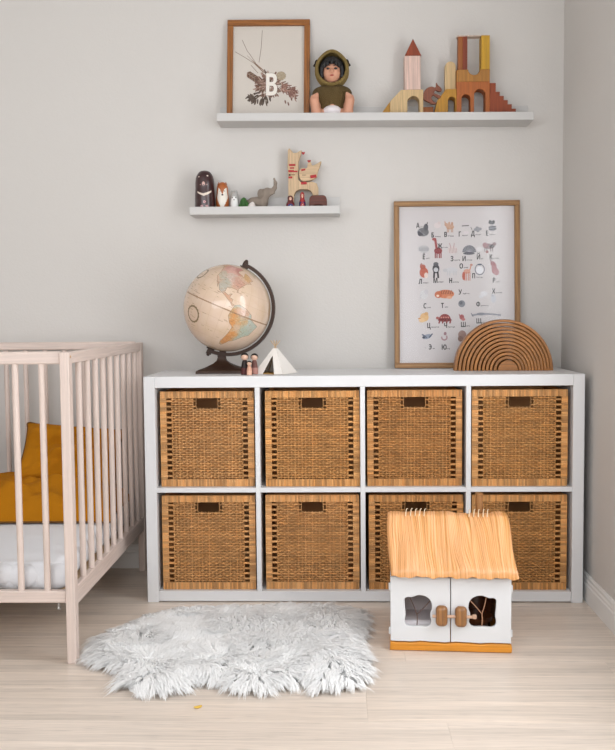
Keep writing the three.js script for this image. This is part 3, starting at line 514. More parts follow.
  // ornamental roundels in the ocean
  for (const [lo, la, s] of [[-156, 31, 8.5], [-131, -23, 10.5], [25, -48, 9], [85, -25, 9]]) {
    const kx = 1 / Math.cos(la * Math.PI / 180); c.save(); c.translate(X(lo), Y(la)); c.scale(kx, 1); const R = s / 180 * H;
    c.strokeStyle = '#8a7350'; c.lineWidth = 9; c.beginPath(); c.arc(0, 0, R, 0, 7); c.stroke(); c.strokeStyle = '#5f4e36'; c.lineWidth = 3; c.beginPath(); c.arc(0, 0, R - 6, 0, 7); c.stroke(); for (let k = 0; k < 16; k++) { c.fillStyle = '#6d5a3e'; c.beginPath(); c.arc(Math.cos(k * 0.3927) * (R + 4), Math.sin(k * 0.3927) * (R + 4), 4, 0, 7); c.fill(); }
    c.restore();
  }
  for (let k = 0; k < 90; k++) { c.fillStyle = 'rgba(110,85,65,0.5)'; c.fillRect(X(-175 + r() * 110), Y(-45 + r() * 90), 8 + r() * 34, 3); }
});
{
  const R = 0.1545, t = thing('desk_globe', 'antique style globe on a dark brown stand on the white unit', 'globe', [0.262, CH, -0.2]), cy = 0.2295, tilt = -0.408;
  const brown = mat(new THREE.Color(0.045, 0.022, 0.013), 0.5, { specularIntensity: 0.6 }), arm = new THREE.Group();
  const sp = obj('sphere', new THREE.SphereGeometry(R, 96, 64), mat('#ffffff', 0.75, { map: mapTex, clearcoat: 1, clearcoatRoughness: 0.06 }), t);
  sp.position.y = cy; sp.rotation.set(0, 0.04, tilt, 'ZYX');
  // half meridian on the side towards the right wall, from pole to pole
  const Ra = R + 0.0095, sec = [[-0.0055, -0.010], [0.0055, -0.010], [0.0075, 0], [0.0055, 0.010], [-0.0055, 0.010]], pos = [], n = 64;
  const ringAt = (a) => sec.map(([dr, z]) => { const rr = Ra + dr; return [rr * Math.sin(a), rr * Math.cos(a), z]; });
  for (let i = 0; i < n; i++) { const A = ringAt(-0.05 + (Math.PI + 0.1) * i / n), B = ringAt(-0.05 + (Math.PI + 0.1) * (i + 1) / n); for (let q = 0; q < 5; q++) { const w = (q + 1) % 5; for (const v of [A[q], B[q], B[w], A[q], B[w], A[w]]) pos.push(...v); } }
  for (const [a, d] of [[-0.05, 1], [Math.PI + 0.05, -1]]) { const A = ringAt(a); for (let q = 1; q < 4; q++) for (const v of d > 0 ? [A[0], A[q], A[q + 1]] : [A[0], A[q + 1], A[q]]) pos.push(...v); }
  let g = new THREE.BufferGeometry(); g.setAttribute('position', new THREE.BufferAttribute(new Float32Array(pos), 3)); g = toCreasedNormals(g, 0.5); g.rotateZ(tilt); g.translate(0, cy, 0);
  obj('meridian_arm', g, brown, t);
  for (const s of [1, -1]) { const k = merge([T(new THREE.CylinderGeometry(0.0085, 0.010, 0.012, 20), 0, s * (R + 0.016), 0), T(new THREE.SphereGeometry(0.0068, 16, 10), 0, s * (R + 0.023), 0), T(new THREE.CylinderGeometry(0.015, 0.015, 0.004, 20), 0, s * (R + 0.002), 0)]); k.rotateZ(tilt); k.translate(0, cy, 0); obj('pole_knob', k, brown, t); }
  // flared four-sided foot
  const stem = [[0.0145, 0.062], [0.0135, 0.054], [0.017, 0.044], [0.028, 0.034], [0.05, 0.023], [0.074, 0.014], [0.082, 0.010], [0.084, 0.007], [0.084, 0.0]];
  const pp = []; for (let i = 0; i + 1 < stem.length; i++) for (let q = 0; q < 4; q++) { const [a, y0] = stem[i], [b, y1] = stem[i + 1], cs = [[-1, 1], [1, 1], [1, -1], [-1, -1]], [p, w] = [cs[q], cs[(q + 1) % 4]], dz = 0.82; const A = [p[0] * a, y0, p[1] * a * dz], B = [w[0] * a, y0, w[1] * a * dz], C = [w[0] * b, y1, w[1] * b * dz], D = [p[0] * b, y1, p[1] * b * dz]; for (const v of [A, D, C, A, C, B]) pp.push(...v); }
  let sg = new THREE.BufferGeometry(); sg.setAttribute('position', new THREE.BufferAttribute(new Float32Array(pp), 3)); sg = toCreasedNormals(mergeVertices(sg), 0.7); sg.translate(-0.022, 0, 0.0);
  obj('foot', [sg, T(cbox(0.024, 0.03, 0.022, 0.002), -0.019, 0.062, 0)], brown, t);
}

// ---------------------------------------------------------------- peg dolls and teepee on the unit top
{
  const hairM = mat('#14100e', 0.7), skinM = mat(new THREE.Color(0.72, 0.46, 0.34), 0.6);
  const peg = (name, label, x, z, h, rw, body, band) => {
    const t = thing(name, label, 'toy', [x, CH, z], 0, 'peg family on the white unit'), hr = h * 0.17, by = h - hr * 2.05;
    obj('body', lathe(smoothProfile([[0, 0], [rw * 0.96, 0.0005], [rw, h * 0.05], [rw * 0.98, by * 0.5], [rw * 0.78, by * 0.85], [hr * 0.5, by + hr * 0.15], [0, by + hr * 0.3]], 30), 24), mat(body, 0.6), t);
    if (band) obj('dress_band', lathe([[rw * 1.02, h * 0.02], [rw * 1.04, by * 0.3], [rw * 1.0, by * 0.5]], 24), mat(band, 0.6, { side: THREE.DoubleSide }), t);
    obj('head', T(new THREE.SphereGeometry(hr, 24, 16), 0, h - hr, 0), skinM, t);
    const cap = new THREE.SphereGeometry(hr * 1.1, 24, 14, 0, Math.PI * 2, 0, 1.75); cap.rotateX(-0.75); obj('hair', T(cap, 0, h - hr * 0.98, -hr * 0.06), hairM, t);
  };
  peg('peg_doll', 'tall wooden peg doll with black coat beside the globe foot', 0.3345, -0.075, 0.074, 0.0128, '#241614', '#54211f');
  peg('peg_doll', 'wooden peg doll in a rose dress next to the teepee', 0.3655, -0.10, 0.071, 0.0115, '#6e433c', '#b9857a');
  peg('peg_doll', 'smallest wooden peg doll standing in front of the other two', 0.352, -0.055, 0.048, 0.0088, '#d9a58c', '#e2b49c');
  // play teepee: four cloth sides over crossed sticks
  const t = thing('toy_teepee', 'small white cloth teepee with crossed sticks on the white unit', 'toy', [0.436, CH, -0.135], -0.42);
  const hw = 0.058, hd = 0.055, hT = 0.088, tw = 0.006, cloth = mat(new THREE.Color(0.86, 0.81, 0.76), 0.95, { side: THREE.DoubleSide, bumpMap: clothTex, bumpScale: 0.0005 });
  const tri = (...v) => { const g = new THREE.BufferGeometry(); g.setAttribute('position', new THREE.BufferAttribute(new Float32Array(v.flat()), 3)); g.computeVertexNormals(); return g; };
  const face = (a, b) => { const A = [a[0] * hw, 0.001, a[1] * hd], B = [b[0] * hw, 0.001, b[1] * hd], C = [b[0] * tw, hT, b[1] * tw], D = [a[0] * tw, hT, a[1] * tw]; return tri(A, B, C, A, C, D); };
  obj('cloth_side', face([1, 1], [1, -1]), cloth, t); obj('cloth_side', face([1, -1], [-1, -1]), cloth, t); obj('cloth_side', face([-1, -1], [-1, 1]), cloth, t);
  const zf = (y) => hd + (tw - hd) * y / hT, xf = (y) => hw + (tw - hw) * y / hT;
  // front: two flaps drawn apart
  obj('door_flap', tri([-xf(0.001), 0.001, zf(0.001)], [-0.020, 0.001, zf(0.001) + 0.004], [0, 0.064, zf(0.064) + 0.002], [-xf(0.001), 0.001, zf(0.001)], [0, 0.064, zf(0.064) + 0.002], [-tw, hT, tw], [0, 0.064, zf(0.064) + 0.002], [0, hT, tw], [-tw, hT, tw]), cloth, t);
  obj('door_flap', tri([xf(0.001), 0.001, zf(0.001)], [0, 0.064, zf(0.064) + 0.002], [0.026, 0.001, zf(0.001) + 0.006], [xf(0.001), 0.001, zf(0.001)], [tw, hT, tw], [0, 0.064, zf(0.064) + 0.002], [0, 0.064, zf(0.064) + 0.002], [tw, hT, tw], [0, hT, tw]), cloth, t);
  obj('floor_cloth', boxAt(-hw * 0.9, hw * 0.9, 0, 0.003, -hd * 0.9, hd * 0.9, 0.001), mat('#b48a4e', 0.9), t);
  for (const [a, b] of [[1, 1], [-1, 1], [1, -1], [-1, -1]]) obj('stick', tube([[a * hw * 0.95, 0.002, b * hd * 0.95], [a * tw * 0.5, hT, b * tw * 0.5], [-a * 0.012, hT + 0.027, -b * 0.012]], 0.0017, 12, 6), MT.pale, t);
}

// ---------------------------------------------------------------- toy blocks on the long ledge (faces in metres, world x and y)
{
  const paint = (c, rough = 0.6) => mat(c, rough, { map: grainTex });
  const cream = paint('#d8b98a'), mustard = paint('#c08a2c'), pink = paint('#e3c4b8'), red = paint('#93401f'), orange = paint('#b5642a'), ochre = paint('#b27a35'), brown = paint('#a8622c'), darkred = paint('#8a3d22'), yellow = paint('#d0a02c'), palepink = paint('#dcc8ba'), rust = paint('#97431f'), squirrelM = paint('#8a4f38');
  const zc = -0.372, D = 0.05;
  const block = (name, label, pts, m, { z = zc, d = D, holes = [], smooth = false, bevel = 0.0012, grain = 1 } = {}) => {
    const xs = pts.map((p) => p[0]), ys = pts.map((p) => p[1]), cx = (Math.min(...xs) + Math.max(...xs)) / 2, y0 = Math.min(...ys), rel = (p) => [p[0] - cx, p[1] - y0];
    const s = smooth ? smoothShape(pts.map(rel), 90) : polyShape(pts.map(rel));
    for (const h of holes) s.holes.push(new THREE.Path(h.map((p) => V2(p[0] - cx, p[1] - y0))));
    const o = obj(name, extrude(s, d, bevel, grain), m); o.position.set(cx, y0, z); return tag(o, label, 'toy block');
  };
  // outline helper: an arch cut up from the base between x0 and x1, its crown at y
  const arch = (x0, x1, top, base) => { const r = (x1 - x0) / 2, c = (x0 + x1) / 2, out = [[x0, base]]; for (let k = 0; k <= 12; k++) { const a = Math.PI - Math.PI * k / 12; out.push([c + r * Math.cos(a), top - r + r * Math.sin(a)]); } out.push([x1, base]); return out; };
  let b = UY(0.83);
  block('wedge_block', 'tiny mustard wedge block at the far end of the cream ramp', [[0.803, b], [0.848, b], [0.848, 1.743]], mustard);
  b = UY(0.91);
  block('ramp_arch_block', 'cream ramp block with an arched opening under the pink tower', [[0.8495, b], ...arch(0.912, 0.9557, 1.763, b), [0.9695, b], [0.9695, 1.7855], [0.889, 1.7855], [0.8495, 1.745]], cream);
  block('tower_block', 'tall pale pink block standing on the cream ramp block', [[0.902, 1.7857], [0.960, 1.7857], [0.960, 1.9062], [0.902, 1.9062]], pink);
  block('roof_block', 'dark red triangular block topping the pink tower', [[0.9025, 1.9064], [0.9625, 1.9064], [0.9325, 1.967]], red);
  b = UY(0.99);
  block('flat_block', 'low brown block lying under the squirrel figure', [[0.971, b], [1.009, b], [1.009, 1.728], [0.971, 1.728]], brown, { d: 0.03, z: -0.385 });
  // squirrel, cut from a board
  const q = (x, y) => [0.9702 + (x - 390) / 8.2 * 0.00364, 1.798 - (y - 430) / 8.2 * 0.00358];
  const sq = block('squirrel_figure', 'brown wooden squirrel with a dark edge between the towers', [[388, 520], [394, 480], [420, 448], [455, 436], [488, 442], [494, 404], [508, 424], [532, 448], [540, 470], [512, 478], [488, 468], [476, 488], [505, 502], [532, 518], [518, 536], [470, 508], [456, 528], [470, 556], [497, 572], [472, 582], [425, 560], [396, 546]].map(([x, y]) => q(x, y)), squirrelM, { smooth: true, d: 0.014, z: -0.352, bevel: 0.002 });
  sq.userData.category = 'toy';
  b = UY(1.05);
  block('ramp_arch_block', 'mustard ramp block with an arched opening beside the squirrel', [[1.006, b], ...arch(1.059, 1.086, 1.758, b), [1.0895, b], [1.0895, 1.7855], [1.052, 1.7855], [1.02, 1.745]], mustard);
  block('arched_block', 'pale cream block with a rounded top behind the orange arch block', [[1.050, 1.7857], [1.0893, 1.7857], ...[...Array(9)].map((_, k) => { const a = Math.PI * k / 8; return [1.0697 + 0.0196 * Math.cos(a), 1.869 + 0.0196 * Math.sin(a)]; })], cream, { d: 0.026, z: -0.378 });
  b = UY(1.15);
  block('double_arch_block', 'orange block with two arches at the foot of the tall tower', [[1.090, b], ...arch(1.108, 1.140, 1.766, b), ...arch(1.153, 1.194, 1.784, b), [1.2095, b], [1.2095, 1.8105], [1.090, 1.8105]], orange);
  block('cradle_block', 'ochre block with a half round notch on the orange arches', [[1.090, 1.8107], [1.2095, 1.8107], [1.2095, 1.8535], [1.1765, 1.8535], ...[...Array(9)].map((_, k) => { const a = Math.PI * (1 + k / 8); return [1.153 - 0.0215 * Math.cos(a), 1.8535 + 0.0195 * Math.sin(a)]; }), [1.1295, 1.8535], [1.090, 1.8535]], ochre);
  block('pillar_block', 'thin light brown pillar block at the outer edge of the tower', [[1.097, 1.8537], [1.1125, 1.8537], [1.1125, 1.9735], [1.097, 1.9735]], brown, { d: 0.034 });
  block('pillar_block', 'thin dark red pillar block next to the light brown one', [[1.1128, 1.8537], [1.1295, 1.8537], [1.1295, 1.9735], [1.1128, 1.9735]], darkred, { d: 0.034 });
  block('pillar_block', 'wide yellow pillar block on the ochre cradle block', [[1.1785, 1.8537], [1.209, 1.8537], [1.209, 1.9735], [1.1785, 1.9735]], yellow);
  block('lintel_block', 'pale pink bar lying across the pillar tops', [[1.093, 1.9737], [1.2095, 1.9737], [1.2095, 1.9785], [1.093, 1.9785]], palepink, { d: 0.03, bevel: 0.0008 });
  b = UY(1.26);
  const st = [[1.210, 1.8045], [1.231, 1.8045], [1.231, 1.773], [1.2455, 1.773], [1.2455, 1.758], [1.260, 1.758], [1.260, 1.743], [1.2745, 1.743], [1.2745, 1.728], [1.289, 1.728], [1.289, 1.712], [1.304, 1.712], [1.304, b], [1.210, b]];
  block('stair_block', 'dark red stair block descending from the tall tower', st, rust);
}

// ---------------------------------------------------------------- doll in a knitted hood
{
  const x0 = 0.6385, y0 = UY(x0), t = thing('hooded_doll', 'sitting baby doll in an olive knitted hood and poncho', 'doll', [x0, y0, -0.368]);
  const skinM = mat(new THREE.Color(0.60, 0.295, 0.19), 0.5), knit = (() => { const k = knitTex.clone(); k.repeat.set(9, 9); k.needsUpdate = true; return mat(new THREE.Color(0.105, 0.066, 0.02), 0.95, { bumpMap: k, bumpScale: 0.0022 }); })(), hood = (() => { const k = knitTex.clone(); k.repeat.set(8, 6); k.needsUpdate = true; return mat(new THREE.Color(0.30, 0.205, 0.062), 0.95, { bumpMap: k, bumpScale: 0.002 }); })();
  const hairM = mat('#0d0b0d', 0.55), dark = mat('#1a100c', 0.4), lip = mat('#a8483c', 0.5), white = mat('#e9e2e4', 0.8);
  const hy = 0.176;   // head centre above the ledge
  const toes = (s) => { const o = []; for (let k = 0; k < 5; k++) { const x = s * (0.053 + k * 0.0052), l = k === 0 ? 0.0052 : 0.0042 - k * 0.0003; o.push([x, 0.079 - k * 0.0022, 0.038, x, 0.0865 - k * 0.0028, 0.042, l, l * 0.85]); } return o; };
  // head, torso, arms lying beside the body, legs forward with the soles turned out
  const body = skin([
    [0, hy - 0.012, 0.002, 0, hy + 0.012, -0.004, 0.034, 0.037], [0, hy - 0.022, 0.014, 0, hy - 0.014, 0.012, 0.020, 0.022],
    [-0.016, hy - 0.012, 0.020, -0.014, hy - 0.008, 0.020, 0.012, 0.012], [0.016, hy - 0.012, 0.020, 0.014, hy - 0.008, 0.020, 0.012, 0.012],
    [0, hy - 0.004, 0.034, 0, hy - 0.009, 0.0395, 0.004, 0.0058],
    [0, hy - 0.045, -0.006, 0, 0.10, -0.008, 0.016, 0.030], [0, 0.10, -0.008, 0, 0.034, -0.006, 0.032, 0.033],
    [-0.03, 0.108, -0.006, -0.055, 0.07, 0.0, 0.013, 0.011], [-0.055, 0.07, 0.0, -0.05, 0.046, 0.02, 0.011, 0.009],
    [0.03, 0.108, -0.006, 0.055, 0.07, 0.0, 0.013, 0.011], [0.055, 0.07, 0.0, 0.05, 0.046, 0.02, 0.011, 0.009],
    [-0.022, 0.024, 0.0, -0.058, 0.017, 0.022, 0.021, 0.017], [-0.058, 0.017, 0.022, -0.058, 0.022, 0.028, 0.017, 0.016], [-0.057, 0.016, 0.029, -0.064, 0.062, 0.037, 0.0160, 0.0175],
    [0.022, 0.024, 0.0, 0.058, 0.017, 0.022, 0.021, 0.017], [0.058, 0.017, 0.022, 0.058, 0.022, 0.028, 0.017, 0.016], [0.057, 0.016, 0.029, 0.064, 0.062, 0.037, 0.0160, 0.0175],
    ...toes(-1), ...toes(1),
  ], [-0.09, -0.004, -0.08], [0.09, 0.23, 0.08], 88, 0.008);
  obj('body', body, skinM, t);
  for (const s of [-1, 1]) { obj('eye', T(new THREE.SphereGeometry(0.005, 14, 10).scale(1.25, 0.8, 0.5), s * 0.0135, hy + 0.002, 0.0335), dark, t); obj('eyebrow', tube([[s * 0.006, hy + 0.011, 0.0345], [s * 0.013, hy + 0.0135, 0.034], [s * 0.021, hy + 0.011, 0.031]], 0.0011, 10, 5), dark, t); obj('ear', T(new THREE.SphereGeometry(0.008, 12, 10).scale(0.5, 1, 0.7), s * 0.037, hy - 0.004, -0.002), skinM, t); }
  obj('mouth', T(new THREE.SphereGeometry(0.0062, 14, 8).scale(1.25, 0.45, 0.6), 0, hy - 0.0225, 0.0362), lip, t);
  // hair: cap with a fringe and side locks
  const cap = new THREE.SphereGeometry(0.0455, 40, 24, 0, Math.PI * 2, 0, 1.52); cap.rotateX(-0.32);
  obj('hair', [T(cap, 0, hy + 0.008, 0.001), ...[-1, 1].flatMap((s) => [tube([[s * 0.026, hy + 0.026, 0.024], [s * 0.037, hy + 0.004, 0.02], [s * 0.036, hy - 0.026, 0.018]], 0.008, 14, 8), tube([[s * 0.004, hy + 0.040, 0.022], [s * 0.013, hy + 0.026, 0.034], [s * 0.018, hy + 0.014, 0.034]], 0.007, 12, 8), tube([[s * 0.012, hy + 0.036, 0.02], [s * 0.024, hy + 0.024, 0.03], [s * 0.028, hy + 0.008, 0.029]], 0.007, 12, 8)]), tube([[0, hy + 0.042, 0.018], [0, hy + 0.028, 0.035], [0.001, hy + 0.015, 0.036]], 0.008, 12, 8)], hairM, t);
  // hood: a bonnet shell open in front, drawn to a soft peak
  const hp = [], hu = [], hi = [], NU = 36, NV = 18;
  for (let j = 0; j <= NV; j++) for (let i = 0; i <= NU; i++) {
    const a = i / NU * Math.PI * 2, v = j / NV, open = 1.06 + 0.10 * Math.sin(a) , th = open + (Math.PI - open) * v, R = 0.054;
    let x = R * 1.17 * Math.sin(th) * Math.cos(a), y = R * 1.2 * Math.sin(th) * Math.sin(a), z = R * Math.cos(th) * (th > Math.PI / 2 ? 0.76 : 0.98);
    const peak = Math.max(0, Math.sin(a)) ** 8 * Math.sin(th); y += 0.008 * peak; if (j === 0) z += 0.001;
    hp.push(x, y + hy + 0.002, z - 0.006); hu.push(i / NU * 2, v);
  }
  for (let j = 0; j < NV; j++) for (let i = 0; i < NU; i++) { const a = j * (NU + 1) + i, b = a + 1, c = a + NU + 1, e = c + 1; hi.push(a, c, b, b, c, e); }
  const hg = new THREE.BufferGeometry(); hg.setAttribute('position', new THREE.BufferAttribute(new Float32Array(hp), 3)); hg.setAttribute('uv', new THREE.BufferAttribute(new Float32Array(hu), 2)); hg.setIndex(hi); hg.computeVertexNormals();
  const hm = hood.clone(); hm.side = THREE.DoubleSide; const hd = obj('hood', hg, hm, t);
  const rimPts = []; for (let k = 0; k < 28; k++) { const a = k / 28 * Math.PI * 2, th = 1.06 + 0.10 * Math.sin(a); rimPts.push([0.054 * 1.17 * Math.sin(th) * Math.cos(a), 0.054 * 1.2 * Math.sin(th) * Math.sin(a) + 0.008 * Math.max(0, Math.sin(a)) ** 8 * Math.sin(th) + hy + 0.002, 0.054 * Math.cos(th) * 0.98 - 0.006]); }
  obj('hood_rim', tube(rimPts, 0.0065, 90, 8, true), hood, hd);
  for (const s of [-1, 1]) obj('hood_ear', tube([[s * 0.046, hy + 0.040, -0.002], [s * 0.056, hy + 0.038, 0.002], [s * 0.060, hy + 0.026, 0.004], [s * 0.066, hy + 0.018, 0.004]], 0.0042, 16, 7), mat('#2a1c10', 0.9), hd);
  // poncho
  const pp = lathe(smoothProfile([[0.026, 0.132], [0.034, 0.126], [0.056, 0.116], [0.066, 0.100], [0.062, 0.078], [0.051, 0.05], [0.046, 0.026], [0.043, 0.022], [0.040, 0.026]], 40), 44); pp.scale(1.1, 1, 0.62);
  const pn = knit.clone(); pn.side = THREE.DoubleSide; pn.bumpMap = knitTex.clone(); pn.bumpMap.repeat.set(11, 6); pn.bumpMap.needsUpdate = true;
  obj('poncho', T(pp, 0, 0, -0.006), pn, t);
  obj('nappy', T(new THREE.SphereGeometry(0.038, 28, 18).scale(1.0, 0.72, 0.95), 0, 0.0275, 0.004), white, t);
}

// ---------------------------------------------------------------- figures on the short ledge
{
  const at = (x, z = -0.362) => [x, SY - 0.004 * (x - 0.1155), z];
  // painted nesting dolls: lathe with a printed coat; u = 0.25 faces the room
  const doll = (name, label, x, z, h, R, tex, prof, turn = 0, group) => {
    const t = thing(name, label, 'nesting doll', at(x, z), turn, group), body = smoothProfile(prof.map(([r, y]) => [r * R, y * h]), 48);
    const cut = Math.floor(body.length * 0.52), g1 = lathe(body.slice(0, cut + 1), 48), g2 = lathe(body.slice(cut), 48);
    for (const g of [g1, g2]) { const p = g.attributes.position, uv = g.attributes.uv; for (let i = 0; i < p.count; i++) uv.setY(i, p.getY(i) / h); }
    const m = mat('#ffffff', 0.3, { map: tex, clearcoat: 0.4, clearcoatRoughness: 0.15 });
    obj('lower_half', g1, m, t); obj('upper_half', g2, m, t); return t;
  };
  const P = { capsule: [[0, 0], [0.93, 0.002], [0.97, 0.03], [1.0, 0.2], [0.99, 0.42], [0.95, 0.58], [0.94, 0.72], [0.83, 0.86], [0.55, 0.96], [0.25, 0.992], [0, 1]], egg: [[0, 0], [0.72, 0.002], [0.78, 0.03], [0.97, 0.25], [1.0, 0.42], [0.9, 0.6], [0.86, 0.74], [0.78, 0.86], [0.5, 0.96], [0, 1]] };
  // on a lathe u = 0 faces +z; the picture's middle is drawn across the seam, so it is shifted by half
  const coat = (draw) => { const t = canvas(512, 512, (c, W, H) => { draw(c, W, H); }); t.wrapS = THREE.RepeatWrapping; t.offset.x = 0.5; return t; };
  const bear = coat((c, W, H) => {
    c.fillStyle = '#35181a'; c.fillRect(0, 0, W, H);
    const X = (x) => W / 2 + x * W / 6.28, Y = (y) => H * (1 - y); const poly = (p, col) => { c.fillStyle = col; c.beginPath(); p.forEach(([x, y], i) => (i ? c.lineTo(X(x), Y(y)) : c.moveTo(X(x), Y(y)))); c.closePath(); c.fill(); }; const dot = (x, y, r, col) => { c.fillStyle = col; c.beginPath(); c.arc(X(x), Y(y), r, 0, 7); c.fill(); };
    poly([[-0.85, 0.49], [-0.5, 0.455], [-0.15, 0.43], [0.2, 0.455], [0.75, 0.51], [0.72, 0.47], [0.3, 0.405], [-0.1, 0.37], [-0.4, 0.40], [-0.8, 0.45]], '#dfcfc0');
    c.fillStyle = '#c79a8c'; c.beginPath(); c.ellipse(X(-0.12), Y(0.66), 13, 26, 0, 0, 7); c.fill(); dot(-0.12, 0.63, 7, '#241012'); dot(-0.45, 0.64, 7, '#9c6f66'); dot(0.2, 0.64, 7, '#9c6f66'); dot(-0.7, 0.83, 8, '#cdbcb0'); dot(0.35, 0.85, 9, '#e2d4ca');
    for (const [x, y] of [[-0.05, 0.235], [-0.32, 0.13], [0.2, 0.13], [-0.3, 0.035], [0.22, 0.035]]) { for (let k = 0; k < 5; k++) dot(x + 0.085 * Math.cos(k * 1.257), y + 0.022 * Math.sin(k * 1.257), 6, ['#d79a9c', '#b9797c', '#cfa6a2'][k % 3]); dot(x, y, 3.5, '#35181a'); }
  });
  doll('bear_nesting_doll', 'tall dark brown bear nesting doll with a white chest mark', 0.1655, -0.365, 0.1545, 0.0372, bear, P.capsule, 0.12);
  const fox = coat((c, W, H) => {
    c.fillStyle = '#a5571f'; c.fillRect(0, 0, W, H); const X = (x) => W / 2 + x * W / 6.28, Y = (y) => H * (1 - y);
    c.fillStyle = '#e6dfd4'; c.beginPath(); c.moveTo(X(-0.75), Y(0.8)); c.lineTo(X(-0.35), Y(0.72)); c.lineTo(X(0), Y(0.56)); c.lineTo(X(0.35), Y(0.74)); c.lineTo(X(0.85), Y(0.8)); c.lineTo(X(0.95), Y(0.5)); for (let k = 0; k < 9; k++) c.lineTo(X(0.85 - k * 0.1), Y(0.42 - k * 0.042 + (k % 2) * 0.035)); for (let k = 0; k < 9; k++) c.lineTo(X(-0.1 - k * 0.09), Y(0.08 + k * 0.042 - (k % 2) * 0.035)); c.lineTo(X(-0.95), Y(0.5)); c.closePath(); c.fill();
    c.fillStyle = '#1a1210'; c.beginPath(); c.ellipse(X(0), Y(0.555), 14, 13, 0, 0, 7); c.fill(); for (const s of [-1, 1]) { c.beginPath(); c.ellipse(X(s * 0.38), Y(0.68), 9, 6, s * 0.4, 0, 7); c.fill(); }
    c.fillStyle = '#3a1c10'; c.fillRect(0, Y(0.12), X(-1.0), H); c.fillRect(X(1.15), Y(0.12), W, H);
    c.fillStyle = '#7d3a14'; c.fillRect(0, Y(0.92), W, 8);
  });
  const foxT = doll('fox_nesting_doll', 'orange fox nesting doll with a white beard beside the bear', 0.2305, -0.365, 0.1125, 0.0245, fox, P.egg, 0.1);
  for (const s of [-1, 1]) obj('ear', T(new THREE.ConeGeometry(0.006, 0.012, 10), s * 0.013, 0.107, 0), mat('#a5571f', 0.4), foxT);
  const owl = coat((c, W, H) => {
    c.fillStyle = '#a9a7a4'; c.fillRect(0, 0, W, H); const X = (x) => W / 2 + x * W / 6.28, Y = (y) => H * (1 - y), r = rng(4);
    c.fillStyle = '#e6e4e1'; c.beginPath(); c.ellipse(X(0), Y(0.36), W * 0.155, H * 0.36, 0, 0, 7); c.fill();
    for (let k = 0; k < 60; k++) { c.fillStyle = '#8b8986'; c.fillRect(r() * W, r() * H * 0.3, 5, 12); }
    c.fillStyle = '#151313'; for (const [x, y] of [[-0.4, 0.66], [0.42, 0.66], [0, 0.56]]) { c.beginPath(); c.ellipse(X(x), Y(y), 13, 12, 0, 0, 7); c.fill(); }
    c.strokeStyle = '#b98f8a'; c.lineWidth = 6; c.beginPath(); c.moveTo(X(0), Y(0.95)); c.lineTo(X(0.02), Y(0.85)); c.stroke();
  });
  const owlT = doll('cat_nesting_doll', 'small grey and white nesting doll beside the fox', 0.2752, -0.362, 0.0795, 0.0172, owl, P.egg);
  for (const s of [-1, 1]) obj('ear', T(new THREE.ConeGeometry(0.0048, 0.011, 10), s * 0.009, 0.077, 0), mat('#a9a7a4', 0.5), owlT);
  // little green cactus
  const ct = thing('toy_cactus', 'little green ribbed toy cactus between the dolls and elephant', 'toy', at(0.3105, -0.352)), cg = new THREE.SphereGeometry(1, 40, 20), cp = cg.attributes.position;
  for (let i = 0; i < cp.count; i++) { const x = cp.getX(i), y = cp.getY(i), z = cp.getZ(i), a = Math.atan2(z, x), k = 1 + 0.09 * Math.cos(a * 10); cp.setXYZ(i, x * k * 0.0135, y * 0.027 + 0.0265, z * k * 0.0135); } cg.computeVertexNormals();
  obj('stem', cg, mat('#2f5a24', 0.7), ct);
  obj('arm', [T(new THREE.SphereGeometry(0.0065, 16, 12).scale(1, 1.7, 1), 0.0125, 0.026, 0.004), T(new THREE.SphereGeometry(0.0055, 16, 12).scale(1, 1.6, 1), -0.0125, 0.02, 0.004)], mat('#386a2b', 0.7), ct);
  // white pebble
  const pb = new THREE.SphereGeometry(1, 28, 18), pbp = pb.attributes.position; for (let i = 0; i < pbp.count; i++) pbp.setY(i, Math.max(pbp.getY(i), -0.75) + 0.12 * Math.sin(pbp.getX(i) * 3)); pb.computeVertexNormals(); pb.scale(0.0142, 0.019, 0.011);
  const pbo = obj('white_pebble', T(pb, 0, 0.0155, 0), mat('#e2d9d4', 0.7)); pbo.position.set(...at(0.3405, -0.338)); tag(pbo, 'small white stone in front of the elephant', 'stone');
  // felt elephant with its trunk raised
  const el = thing('felt_elephant', 'grey felt elephant with its trunk raised on the short ledge', 'toy', at(0.364, -0.378));
  const eskin = skin([
    [-0.022, 0.036, 0, 0.012, 0.038, 0, 0.021, 0.022], [0.012, 0.042, 0, 0.026, 0.066, 0, 0.018, 0.016], [0.024, 0.072, 0, 0.032, 0.078, 0, 0.018, 0.014],
    [0.036, 0.074, 0, 0.050, 0.078, 0, 0.010, 0.0075], [0.050, 0.078, 0, 0.060, 0.090, 0, 0.0075, 0.0058], [0.060, 0.090, 0, 0.0625, 0.108, 0, 0.0058, 0.0045], [0.0625, 0.108, 0, 0.058, 0.124, 0, 0.0045, 0.0036],
    [-0.028, 0.03, 0.009, -0.030, 0.006, 0.010, 0.011, 0.0095], [-0.028, 0.03, -0.009, -0.026, 0.006, -0.010, 0.011, 0.0095], [0.014, 0.03, 0.009, 0.018, 0.006, 0.010, 0.011, 0.0095], [0.016, 0.03, -0.009, 0.024, 0.006, -0.010, 0.011, 0.0095],
    [0.044, 0.066, 0.006, 0.058, 0.070, 0.008, 0.003, 0.0015], [-0.042, 0.042, 0, -0.047, 0.022, 0, 0.003, 0.002],
  ], [-0.055, -0.006, -0.035], [0.07, 0.132, 0.035], 74, 0.010, (p, d) => Math.max(d, -p.y));
  const felt = mat('#8d8074', 0.95, { sheen: 0.4, bumpMap: clothTex, bumpScale: 0.0012 });
  obj('body', eskin, felt, el);
